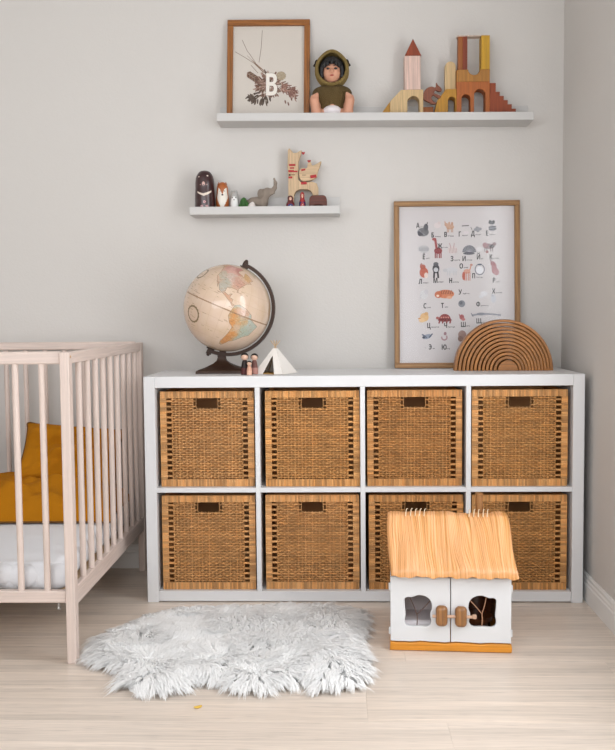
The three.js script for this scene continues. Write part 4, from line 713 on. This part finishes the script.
  for (const s of [-1, 1]) { const eg = new THREE.SphereGeometry(1, 20, 14); eg.scale(0.014, 0.019, 0.0035); eg.rotateY(s * 0.35); obj('ear', T(eg, 0.010, 0.066, s * 0.0185), felt, el); obj('eye', T(new THREE.SphereGeometry(0.0017, 8, 6), 0.038, 0.080, s * 0.0105), mat('#15100d', 0.4), el); }

  // carved wood pair: a tall figure and a small one in its lap
  const W = (x, y) => [(x - 245) / 9.04 * 0.0037, (590 - y) / 9.04 * 0.00367 + 0.019];
  const cv = thing('carved_wood_figure', 'pale carved wooden parent figure with red painted marks and an arched foot', 'figurine', at(0.5275, -0.392));
  const outline = [[115, 640], [114, 420], [116, 300], [108, 232], [112, 150], [114, 76], [124, 56], [146, 78], [164, 102], [192, 100], [222, 82], [238, 78], [230, 112], [208, 176], [208, 240], [203, 300], [207, 345], [240, 372], [330, 360], [372, 378], [386, 420], [388, 640], [338, 640], [336, 480], [318, 446], [290, 430], [215, 430], [182, 448], [166, 480], [162, 640]].map(([x, y]) => W(x, y));
  obj('parent_body', extrude(polyShape(outline), 0.032, 0.002, 1), MT.pale, cv);
  const small = smoothShape([[214, 262], [236, 238], [282, 236], [294, 196], [318, 182], [334, 214], [372, 200], [414, 178], [402, 222], [386, 262], [368, 322], [300, 352], [244, 356], [220, 330]].map(([x, y]) => W(x, y)), 90);
  obj('child_body', T(extrude(small, 0.024, 0.002, 0), 0, 0, 0.003), MT.pale, cv);
  const red = mat('#a81c20', 0.55), ink = mat('#3a1a14', 0.6);
  const mark = (x, y, w, h, m = red, z = 0.0165, rot = 0) => { const [a, b] = W(x, y), g = rbox(w / 9.04 * 0.0037, h / 9.04 * 0.0037, 0.0018, 0.0008, 0, 2); g.rotateZ(rot); return obj('painted_mark', T(g, a, b, z), m, cv); };
  mark(152, 209, 58, 18); mark(150, 236, 40, 12); mark(142, 264, 50, 20); mark(182, 268, 36, 14); mark(135, 321, 36, 18); mark(128, 298, 16, 16, ink); mark(160, 298, 34, 9, MT.oak);
  mark(252, 254, 38, 16, red, 0.0155, 0.2); mark(342, 314, 56, 28, red, 0.0155, 0.15); mark(256, 374, 52, 24, red, 0.0165); mark(258, 301, 36, 4, ink, 0.0155); 
  // two red hearts on thin wire stems
  for (const [x, y, s, bx, by] of [[252, 98, 1.0, 226, 96], [304, 172, 1.05, 308, 200]]) {
    const hs = new THREE.Shape(), k = 0.0062 * s; hs.moveTo(0, -k); hs.bezierCurveTo(-k * 1.6, 0, -k, k * 1.15, 0, k * 0.45); hs.bezierCurveTo(k, k * 1.15, k * 1.6, 0, 0, -k);
    const [a, b] = W(x, y), [c, d] = W(bx, by); obj('heart', T(extrude(hs, 0.004, 0.0008, 0, 8), a, b, 0.004), red, cv); obj('heart_stem', tube([[c, d, 0.004], [(a + c) / 2, (b + d) / 2 + 0.001, 0.004], [a, b - 0.001, 0.004]], 0.0008, 8, 5), MT.pale, cv);
  }
  // brown arched block and two tiny nesting dolls
  const ab = new THREE.Shape(); ab.moveTo(-0.0325, 0); ab.lineTo(-0.0325, 0.036); ab.bezierCurveTo(-0.032, 0.05, -0.027, 0.0575, -0.017, 0.0575); ab.lineTo(0.017, 0.0575); ab.bezierCurveTo(0.027, 0.0575, 0.032, 0.05, 0.0325, 0.036); ab.lineTo(0.0325, 0); ab.lineTo(0.021, 0); ab.lineTo(0.021, 0.012); ab.bezierCurveTo(0.019, 0.026, -0.019, 0.026, -0.021, 0.012); ab.lineTo(-0.021, 0);
  const abo = obj('arched_wood_block', extrude(ab, 0.028, 0.003, 0), mat('#6e3320', 0.5, { map: grainStrong })); abo.position.set(...at(0.5845, -0.352)); tag(abo, 'reddish brown arched wooden block in front of the carved figure', 'toy block');
  const tiny = (body, scarf, apron) => coat((c, w, h) => { c.fillStyle = scarf; c.fillRect(0, 0, w, h); c.fillStyle = body; c.fillRect(0, h * 0.52, w, h); const X = (x) => w / 2 + x * w / 6.28, Y = (y) => h * (1 - y); c.fillStyle = '#d9a98c'; c.beginPath(); c.ellipse(X(0), Y(0.78), w * 0.075, h * 0.10, 0, 0, 7); c.fill(); c.fillStyle = apron; c.beginPath(); c.ellipse(X(0), Y(0.3), w * 0.11, h * 0.16, 0, 0, 7); c.fill(); c.fillStyle = '#f0e2c8'; for (const [x, y] of [[-0.25, 0.12], [0.28, 0.12], [0, 0.33]]) { c.beginPath(); c.arc(X(x), Y(y), 9, 0, 7); c.fill(); } c.fillStyle = '#1c1210'; for (const x of [-0.15, 0.15]) { c.beginPath(); c.arc(X(x), Y(0.79), 5, 0, 7); c.fill(); } });
  const mp = [[0, 0], [0.8, 0.002], [0.88, 0.04], [1.0, 0.25], [0.92, 0.48], [0.66, 0.62], [0.62, 0.74], [0.64, 0.82], [0.5, 0.94], [0, 1]];
  doll('tiny_nesting_doll', 'tiny round nesting doll with a blue apron at the foot of the carved figure', 0.4825, -0.347, 0.0585, 0.0162, tiny('#7a1d22', '#5c1a1c', '#2a3470'), mp, 0.1);
  doll('tiny_nesting_doll', 'tiny slim nesting doll in red under the carved arch', 0.5265, -0.352, 0.072, 0.0125, tiny('#26306a', '#a01a1e', '#a01a1e'), mp, 0.1);
}

// ---------------------------------------------------------------- toy cottage on the floor
{
  const hw = 0.172, D = 0.235, zf = 0.447, t = thing('toy_cottage', 'white wooden toy cottage with a thatch-like honey roof on the floor', 'dollhouse', [0.9705, 0, zf], -0.065);
  const white = mat(new THREE.Color(0.735, 0.74, 0.75), 0.5), honey = mat(new THREE.Color(0.86, 0.34, 0.03), 0.4, { map: grainTex }), inner = mat(new THREE.Color(0.30, 0.14, 0.06), 0.6, { map: grainStrong }), knobM = mat(new THREE.Color(0.46, 0.23, 0.085), 0.35, { map: grainStrong, clearcoat: 0.3, clearcoatRoughness: 0.2 });
  // base plinth with a gently carved top edge
  const bs = new THREE.Shape(); bs.moveTo(-hw - 0.002, 0.001); bs.lineTo(hw + 0.001, 0.001); bs.quadraticCurveTo(hw + 0.004, 0.012, hw + 0.001, 0.023); const bn = 24; for (let k = 0; k <= bn; k++) { const x = hw - 0.002 - k / bn * (2 * hw - 0.002); bs.lineTo(x, 0.0255 + 0.0014 * Math.sin(x * 60) + 0.0008 * Math.sin(x * 130)); }
  obj('base', T(extrude(bs, D, 0.003, 0), 0, 0, -D / 2), honey, t);
  // body shell
  const y0 = 0.026, y1 = 0.219;
  obj('side_wall', boxAt(-hw, -hw + 0.008, y0, y1, -D + 0.004, -0.014, 0.001), white, t); obj('side_wall', boxAt(hw - 0.008, hw, y0, y1, -D + 0.004, -0.014, 0.001), white, t);
  obj('back_wall', boxAt(-hw + 0.008, hw - 0.008, y0, y1, -D + 0.004, -D + 0.012, 0.001), inner, t);
  obj('partition', boxAt(-0.006, 0.0, y0, y1, -D + 0.012, -0.02, 0.001), white, t);
  const gs = polyShape([[-D + 0.02, y1], [-0.02, y1], [-0.105, 0.345], [-D + 0.108, 0.345]]);
  for (const s of [-1, 1]) obj('gable', T(RYg(extrude(gs, 0.008, 0.001, 0), -Math.PI / 2), s * (hw - 0.0045), 0, 0), white, t);
  // doors with a soft-cornered window each
  const hole = (cx, cy, pts) => pts.map(([x, y]) => V2(cx + x, cy + y));
  const winL = smoothShape([[-0.036, 0.030], [-0.030, 0.034], [-0.018, 0.034], [0.0, 0.0395], [0.018, 0.037], [0.031, 0.028], [0.036, 0.010], [0.031, -0.008], [0.034, -0.026], [0.026, -0.036], [0.0, -0.0365], [-0.028, -0.0365], [-0.036, -0.028], [-0.034, -0.008], [-0.036, 0.012]], 60).getPoints();
  const door = (s) => {
    const ds = new THREE.Shape(), a = s < 0 ? -hw + 0.0005 : 0.0012, b = s < 0 ? -0.0012 : hw - 0.0005; ds.moveTo(a, y0 + 0.003); for (let k = 1; k < 12; k++) { const x = a + (b - a) * k / 12; ds.lineTo(x, y0 + 0.0028 + 0.0011 * Math.sin(x * 60) + 0.0006 * Math.sin(x * 130)); } ds.lineTo(b, y0 + 0.003); ds.lineTo(b, y1 - 0.0015); ds.lineTo(a, y1 - 0.0015); ds.closePath();
    const cx = s < 0 ? -0.0915 : 0.0895, cy = s < 0 ? 0.1175 : 0.1195, m = s < 0 ? 1 : -1;
    ds.holes.push(new THREE.Path(hole(cx, cy, winL.map((p) => [p.x * m * 1.08, p.y * 1.19]))));
    const d = obj('door', T(extrude(ds, 0.012, 0.0018, 1), 0, 0, -0.006), white, t);
    // forked twig across the window
    const twig = mat(s < 0 ? '#5a4034' : '#b98a6c', 0.7), z = -0.008, f = s < 0 ? [[-0.024, 0.037], [0.033, 0.028], [-0.004, -0.012], [-0.004, -0.043]] : [[-0.036, 0.033], [0.012, 0.040], [0.0, -0.008], [0.0, -0.043]];
    const br = (p, q, r) => tube([[cx + p[0], cy + p[1], z], [cx + (p[0] + q[0]) / 2 + 0.001, cy + (p[1] + q[1]) / 2, z], [cx + q[0], cy + q[1], z]], r, 10, 6);
    obj('twig', [br(f[0], f[2], 0.0013), br(f[1], f[2], 0.0013), br(f[2], f[3], 0.0016)], twig, d);
    // carved bar handle
    const kx = s < 0 ? -0.026 : 0.0285, kg = rbox(0.0335, 0.060, 0.026, 0.0125, 1, 6); obj('handle', T(kg, kx, 0.109 + (s < 0 ? 0.001 : 0), 0.0125), knobM, d);
    return d;
  };
  door(-1); door(1);
  const peg = (x0, x1) => RZg(new THREE.CylinderGeometry(0.0045, 0.0045, x1 - x0, 12), Math.PI / 2).translate((x0 + x1) / 2, 0.109, 0.014);
  obj('latch_peg', [peg(-0.052, 0.062), T(rbox(0.014, 0.013, 0.013, 0.005, 0, 3), 0.066, 0.110, 0.014)], mat('#e0b79c', 0.55, { map: grainTex }), t);
  for (const y of [0.055, 0.185]) for (const s of [-1, 1]) obj('hinge', T(new THREE.CylinderGeometry(0.004, 0.004, 0.02, 10), s * (hw + 0.001), y, -0.014), white, t);
  // roof: one bent sheet, cut with wandering furrows that run down the slope
  const NX = 230, NV = 44, top = [], r1 = tileNoise(71, 70, 6), r2 = tileNoise(72, 22, 5), r3 = tileNoise(73, 9, 4), zr = -0.118, yr = 0.379, ze = 0.032, ye = 0.2265;
  const prof = (v) => { // v 0 front eave .. 1 back eave
    const f = v < 0.5, w = f ? v / 0.5 : (1 - v) / 0.5, ee = f ? [ze, ye] : [-D - 0.006, ye];
    let z = ee[0] + (zr - ee[0]) * w, y = ee[1] + (yr - ee[1]) * w; const soft = Math.exp(-Math.pow((1 - w) / 0.08, 2)); y -= 0.006 * soft; y += 0.004 * Math.sin(w * Math.PI); return [z, y, f ? 1 : -1, w];
  };
  const half = (w, v) => { const s = 1 - w; return [-0.1775 - 0.001 - 0.004 * Math.sin(s * 3.4 + 0.6) + 0.006 * s * s, 0.187 - 0.016 * Math.sin(w * 2.0 + 0.2) * w + 0.003 * Math.sin(s * 7)]; };
  const pos = [], col = [], uv = [], idx = [];
  const groove = (u, v) => { const k = u + 0.018 * (r3(u, v) - 0.5) * 2 + 0.006 * (r2(u, v) - 0.5); const a = r1(k, v * 0.35), b = Math.abs(Math.sin((k * 62 + 2.2 * r2(u, v * 0.4)) * Math.PI)); return 0.55 * a + 0.45 * b; };
  for (let layer = 0; layer < 2; layer++) for (let j = 0; j <= NV; j++) for (let i = 0; i <= NX; i++) {
    const v = j / NV, u = i / NX, [z, y, sg, w] = prof(v), [xl, xr] = half(w, v), x = xl + (xr - xl) * u, nz = sg * 0.68, ny = 0.73, edge = Math.min(1, Math.min(u, 1 - u) * 26, Math.min(v, 1 - v) * 16), th = 0.013 * Math.sqrt(Math.max(0, 1 - (1 - edge) ** 2));
    const gq = groove(u, v), wob = 0.0035 * (r3(u + 0.3, v) - 0.5) * 2 + (Math.min(v, 1 - v) < 0.02 ? 0.0025 * Math.sin(u * 34) : 0);
    const d = layer ? -0.001 : th + wob * edge - 0.0046 * (1 - gq) * edge, drop = Math.min(v, 1 - v) < 0.03 ? 0.0022 * Math.sin(u * 30 + 1) + 0.0015 * Math.sin(u * 71) : 0;
    pos.push(x, y + ny * d + drop, z + nz * d); uv.push(x, v * 0.42); const cc = 0.56 + 0.68 * gq + 0.16 * (r2(u * 0.9, v) - 0.5); col.push(Math.min(1.2, cc * 1.08), cc * (0.90 + 0.2 * gq), cc * (0.45 + 1.25 * gq));  // gloss highlights and furrow shade put into the colour, with paler worn ridges
  }
  const M = (NX + 1) * (NV + 1), id = (l, j, i) => l * M + j * (NX + 1) + i;
  for (let j = 0; j < NV; j++) for (let i = 0; i < NX; i++) { const a = id(0, j, i), b = id(0, j, i + 1), c = id(0, j + 1, i), e = id(0, j + 1, i + 1); idx.push(a, b, c, b, e, c); const a2 = id(1, j, i), b2 = id(1, j, i + 1), c2 = id(1, j + 1, i), e2 = id(1, j + 1, i + 1); idx.push(a2, c2, b2, b2, c2, e2); }
  for (let i = 0; i < NX; i++) { idx.push(id(0, 0, i), id(1, 0, i), id(0, 0, i + 1), id(0, 0, i + 1), id(1, 0, i), id(1, 0, i + 1)); idx.push(id(0, NV, i), id(0, NV, i + 1), id(1, NV, i), id(0, NV, i + 1), id(1, NV, i + 1), id(1, NV, i)); }
  for (let j = 0; j < NV; j++) { idx.push(id(0, j, 0), id(0, j + 1, 0), id(1, j, 0), id(0, j + 1, 0), id(1, j + 1, 0), id(1, j, 0)); idx.push(id(0, j, NX), id(1, j, NX), id(0, j + 1, NX), id(0, j + 1, NX), id(1, j, NX), id(1, j + 1, NX)); }
  const rg = new THREE.BufferGeometry(); rg.setAttribute('position', new THREE.BufferAttribute(new Float32Array(pos), 3)); rg.setAttribute('uv', new THREE.BufferAttribute(new Float32Array(uv), 2)); rg.setAttribute('color', new THREE.BufferAttribute(new Float32Array(col), 3)); rg.setIndex(idx); rg.computeVertexNormals();
  const roof = obj('roof', rg, mat(new THREE.Color(0.74, 0.385, 0.13), 0.36, { vertexColors: true, clearcoat: 0.35, clearcoatRoughness: 0.3 }), t);
  // stitches of pale cord over the ridge
  const cord = mat('#e8d3b4', 0.8);
  for (const xs of [[-0.124, -0.110, -0.096, -0.083, -0.070], [0.062, 0.076, 0.089, 0.103, 0.115]]) for (const x of xs) obj('ridge_stitch', tube([[x - 0.003, yr - 0.006, zr + 0.022], [x - 0.001, yr + 0.0065, zr + 0.010], [x + 0.001, yr + 0.0105, zr - 0.002], [x + 0.004, yr + 0.009, zr - 0.012]], 0.0014, 12, 6), cord, roof);
  obj('chimney', [T(new THREE.CylinderGeometry(0.0105, 0.0115, 0.055, 18), 0.094, 0.4035, zr - 0.035), T(new THREE.CylinderGeometry(0.012, 0.012, 0.006, 18), 0.094, 0.4305, zr - 0.035)], knobM, t);
  // what shows through the two windows
  const ch = thing('toy_chair', 'curved dark wooden toy chair seen through the cottage window below the chimney', 'toy', [0.9705 + 0.09, 0.0262, zf - 0.10]);
  const shell = new THREE.CylinderGeometry(0.052, 0.046, 0.11, 32, 6, true, Math.PI * 0.62, Math.PI * 1.05), chM = mat(new THREE.Color(0.16, 0.055, 0.025), 0.32, { side: THREE.DoubleSide, map: grainStrong, clearcoat: 0.5, clearcoatRoughness: 0.15 });
  obj('backrest', T(shell, 0, 0.057, 0.0), chM, ch); obj('seat', T(new THREE.CylinderGeometry(0.046, 0.046, 0.012, 32), 0, 0.045, 0), chM, ch); obj('foot', T(new THREE.CylinderGeometry(0.03, 0.036, 0.039, 24), 0, 0.0195, 0), chM, ch);
  const bd = thing('added_toy_bed', 'added pale grey toy bed that lightens the cottage window farther from the chimney', 'toy', [0.9705 - 0.088, 0.0262, zf - 0.088]);  // invented bed; its pale grey stands in for a reflection at the window
  obj('mattress', T(rbox(0.13, 0.05, 0.12, 0.012, 0, 3), 0, 0.03, 0), mat('#d6d0d3', 0.85), bd); obj('headboard', T(RXg(rbox(0.13, 0.125, 0.012, 0.005, 0, 2), -0.25), 0, 0.07, -0.055), mat('#cfc6c6', 0.8), bd);
}

// ---------------------------------------------------------------- sheepskin and a petal on the floor
{
  const out = [[-0.050, 0.500], [-0.052, 0.40], [0.0, 0.30], [0.065, 0.20], [0.16, 0.125], [0.33, 0.105], [0.5, 0.10], [0.66, 0.105], [0.725, 0.15], [0.735, 0.27], [0.715, 0.40], [0.722, 0.52], [0.735, 0.63], [0.715, 0.715], [0.665, 0.72], [0.62, 0.725], [0.575, 0.675], [0.52, 0.705], [0.455, 0.74], [0.39, 0.725], [0.335, 0.69], [0.28, 0.69], [0.24, 0.735], [0.18, 0.76], [0.115, 0.745], [0.09, 0.66], [0.035, 0.60], [-0.02, 0.56]];
  const t = thing('sheepskin_rug', 'fluffy white sheepskin rug on the floor before the white unit', 'rug', [0.328, 0, 0.425]);
  const rel = out.map(([x, z]) => [(x - 0.34) * 0.975, (z - 0.43) * 0.975]), sh = smoothShape(rel.map(([x, z]) => [x, -z]), 120), ring = sh.getPoints();
  const R = ring.map((p) => [p.x, -p.y]);
  const inside = (x, z) => { let k = false; for (let i = 0, j = R.length - 1; i < R.length; j = i++) if ((R[i][1] > z) !== (R[j][1] > z) && x < (R[j][0] - R[i][0]) * (z - R[i][1]) / (R[j][1] - R[i][1]) + R[i][0]) k = !k; return k; };
  const near = (x, z) => { let b = 9, nx = 0, nz = 0; for (const [a, c] of R) { const d = Math.hypot(a - x, c - z); if (d < b) { b = d; nx = a - x; nz = c - z; } } return [b, nx / (b || 1), nz / (b || 1)]; };
  const r = rng(31), fa = tileNoise(41, 9, 8), fb = tileNoise(42, 26, 24), fc = tileNoise(43, 60, 55), N = 84000, pos = [], nor = [];
  // the skin: a low mound that thins out to the cut edge
  const height = (x, z, b) => { const e = Math.min(1, b / 0.075); return 0.004 + 0.026 * Math.sqrt(Math.max(0, 1 - (1 - e) ** 2)) + e * (0.010 * (fa(x + 0.5, z + 0.5) - 0.5) + 0.008 * (fb(x + 0.5, z + 0.5) - 0.5)); };
  { const pp = [[0, 0]], st = 26, n = R.length, hp = [], hx = []; for (let k = 1; k <= st; k++) for (const [a, c] of R) pp.push([a * k / st, c * k / st]);
    for (const [x, z] of pp) hp.push(x, height(x, z, near(x, z)[0]) - 0.003, z);
    for (let i = 0; i < n; i++) hx.push(0, 1 + i, 1 + (i + 1) % n); for (let k = 1; k < st; k++) for (let i = 0; i < n; i++) { const a = 1 + (k - 1) * n + i, b = 1 + (k - 1) * n + (i + 1) % n, c = a + n, d = b + n; hx.push(a, c, b, b, c, d); }
    const base = hp.length / 3; for (const [a, c] of R) hp.push(a, 0.0006, c); const last = 1 + (st - 1) * n; for (let i = 0; i < n; i++) { const j = (i + 1) % n; hx.push(last + i, base + i, last + j, last + j, base + i, base + j); }
    const hg = new THREE.BufferGeometry(); hg.setAttribute('position', new THREE.BufferAttribute(new Float32Array(hp), 3)); hg.setIndex(hx); hg.computeVertexNormals(); const up = hg.attributes.normal.getY(0) > 0; if (!up) { for (let i = 0; i < hx.length; i += 3) [hx[i + 1], hx[i + 2]] = [hx[i + 2], hx[i + 1]]; hg.setIndex(hx); hg.computeVertexNormals(); }
    obj('hide', hg, mat(new THREE.Color(0.96, 0.955, 0.945), 0.95), t); }
  // tuft centres pull the tips of the hairs round them together
  const tufts = []; while (tufts.length < 3000) { const x = -0.42 + r() * 0.86, z = -0.35 + r() * 0.72; if (inside(x, z)) { const [b, nx, nz] = near(x, z), u = x + 0.5, v = z + 0.5, sw = (fa(u, v) - 0.5) * 8 + 1.2, e = Math.exp(-b / 0.06); tufts.push({ x, z, dx: Math.cos(sw) * (1 - e) * 0.85 + nx * e * 1.15, dz: Math.sin(sw) * (1 - e) * 0.85 + nz * e * 1.15, l: 0.036 + 0.022 * fb(u, v) + 0.012 * r(), e }); } }
  const grid = {}, cell = 0.02, key = (x, z) => `${Math.floor(x / cell)},${Math.floor(z / cell)}`; tufts.forEach((q) => (grid[key(q.x, q.z)] ??= []).push(q));
  const find = (x, z) => { let best, bd = 9; for (let a = -1; a < 2; a++) for (let b = -1; b < 2; b++) for (const q of grid[key(x + a * cell, z + b * cell)] || []) { const d = (q.x - x) ** 2 + (q.z - z) ** 2; if (d < bd) { bd = d; best = q; } } return best; };
  for (let k = 0; k < N;) {
    const x = -0.42 + r() * 0.86, z = -0.35 + r() * 0.72; if (!inside(x, z)) { continue; } k++;
    const q = find(x, z) || tufts[0], L = q.l * (0.7 + 0.5 * r()), j = 0.35, dx = q.dx + (r() - 0.5) * j, dz = q.dz + (r() - 0.5) * j, y0 = height(x, z, near(x, z)[0]) - 0.003, h = L * (0.10 + 0.14 * r());
    const tx = x + dx * L + (q.x - x) * 0.3, tz = z + dz * L + (q.z - z) * 0.3, w = 0.0008 + 0.0009 * r(), ll = Math.hypot(tx - x, tz - z) || 1e-6, tw = (r() - 0.5) * 0.7, px = -(tz - z) / ll, pz = (tx - x) / ll, wx = -(px * Math.cos(tw) - pz * Math.sin(tw)) * w, wz = -(px * Math.sin(tw) + pz * Math.cos(tw)) * w;
    const yt = Math.max(0.003, y0 + h * 0.9 - q.e * 0.022), P = [[x, y0, z], [x + (tx - x) * 0.3, y0 + h * 0.75, z + (tz - z) * 0.3], [x + (tx - x) * 0.7, (y0 + h + yt) / 2 + 0.002, z + (tz - z) * 0.7], [tx, yt, tz]], s = [1, 1, 0.8, 0];
    for (let i = 0; i < 3; i++) { const A = P[i], B = P[i + 1], sa = s[i], sb = s[i + 1]; const a0 = [A[0] - wx * sa, A[1], A[2] - wz * sa], a1 = [A[0] + wx * sa, A[1], A[2] + wz * sa], b0 = [B[0] - wx * sb, B[1], B[2] - wz * sb], b1 = [B[0] + wx * sb, B[1], B[2] + wz * sb]; pos.push(...a0, ...a1, ...b1); if (sb) pos.push(...a0, ...b1, ...b0); }
  }
  const fg = new THREE.BufferGeometry(); fg.setAttribute('position', new THREE.BufferAttribute(new Float32Array(pos), 3)); fg.computeVertexNormals();
  obj('fleece', fg, mat(new THREE.Color(0.97, 0.968, 0.96), 1.0, { side: THREE.DoubleSide, specularIntensity: 0.2 }), t).userData.kind = 'stuff';
  // small yellow petal
  const pg = new THREE.SphereGeometry(1, 18, 10); pg.scale(0.011, 0.0024, 0.0065); const pp = pg.attributes.position; for (let i = 0; i < pp.count; i++) pp.setY(i, pp.getY(i) + 18 * pp.getX(i) ** 2 + 0.0025); pg.computeVertexNormals();
  const pt = obj('fallen_petal', pg, mat('#d9b24a', 0.7)); pt.position.set(0.299, 0, 0.826); pt.rotation.y = 0.5; tag(pt, 'tiny yellow petal lying on the bare floor', 'petal');
}

// ---------------------------------------------------------------- sheer curtain at the window
{
  const t = thing('sheer_curtain', 'white sheer curtain drawn aside at the window in the right wall', 'curtain', [RX - 0.05, 0, 1.5]);
  const z0 = -0.33, z1 = 0.42, ya = 0.03, yb = 2.12, NU = 120, NV = 10, pos = [], idx = [], uv = [], n = tileNoise(88, 14, 3);
  for (let j = 0; j <= NV; j++) for (let i = 0; i <= NU; i++) { const u = i / NU, v = j / NV; pos.push(0.026 * Math.sin(u * 62 + 1.5 * n(u, v)) + 0.012 * (n(u, v) - 0.5), ya + (yb - ya) * v, z0 + (z1 - z0) * u + 0.006 * Math.sin(u * 31 + v * 2)); uv.push(u, v); }
  for (let j = 0; j < NV; j++) for (let i = 0; i < NU; i++) { const a = j * (NU + 1) + i, b = a + 1, c = a + NU + 1; idx.push(a, c, b, b, c, c + 1); }
  const g = new THREE.BufferGeometry(); g.setAttribute('position', new THREE.BufferAttribute(new Float32Array(pos), 3)); g.setAttribute('uv', new THREE.BufferAttribute(new Float32Array(uv), 2)); g.setIndex(idx); g.computeVertexNormals();
  obj('cloth', g, mat(new THREE.Color(0.88, 0.87, 0.85), 0.95, { side: THREE.DoubleSide, transmission: 0.55, thickness: 0 }), t);
  obj('rod', T(RXg(new THREE.CylinderGeometry(0.01, 0.01, 1.5, 16), Math.PI / 2), 0, 2.13, -0.15), MT.metal, t);
}


renderer.render(scene, camera);
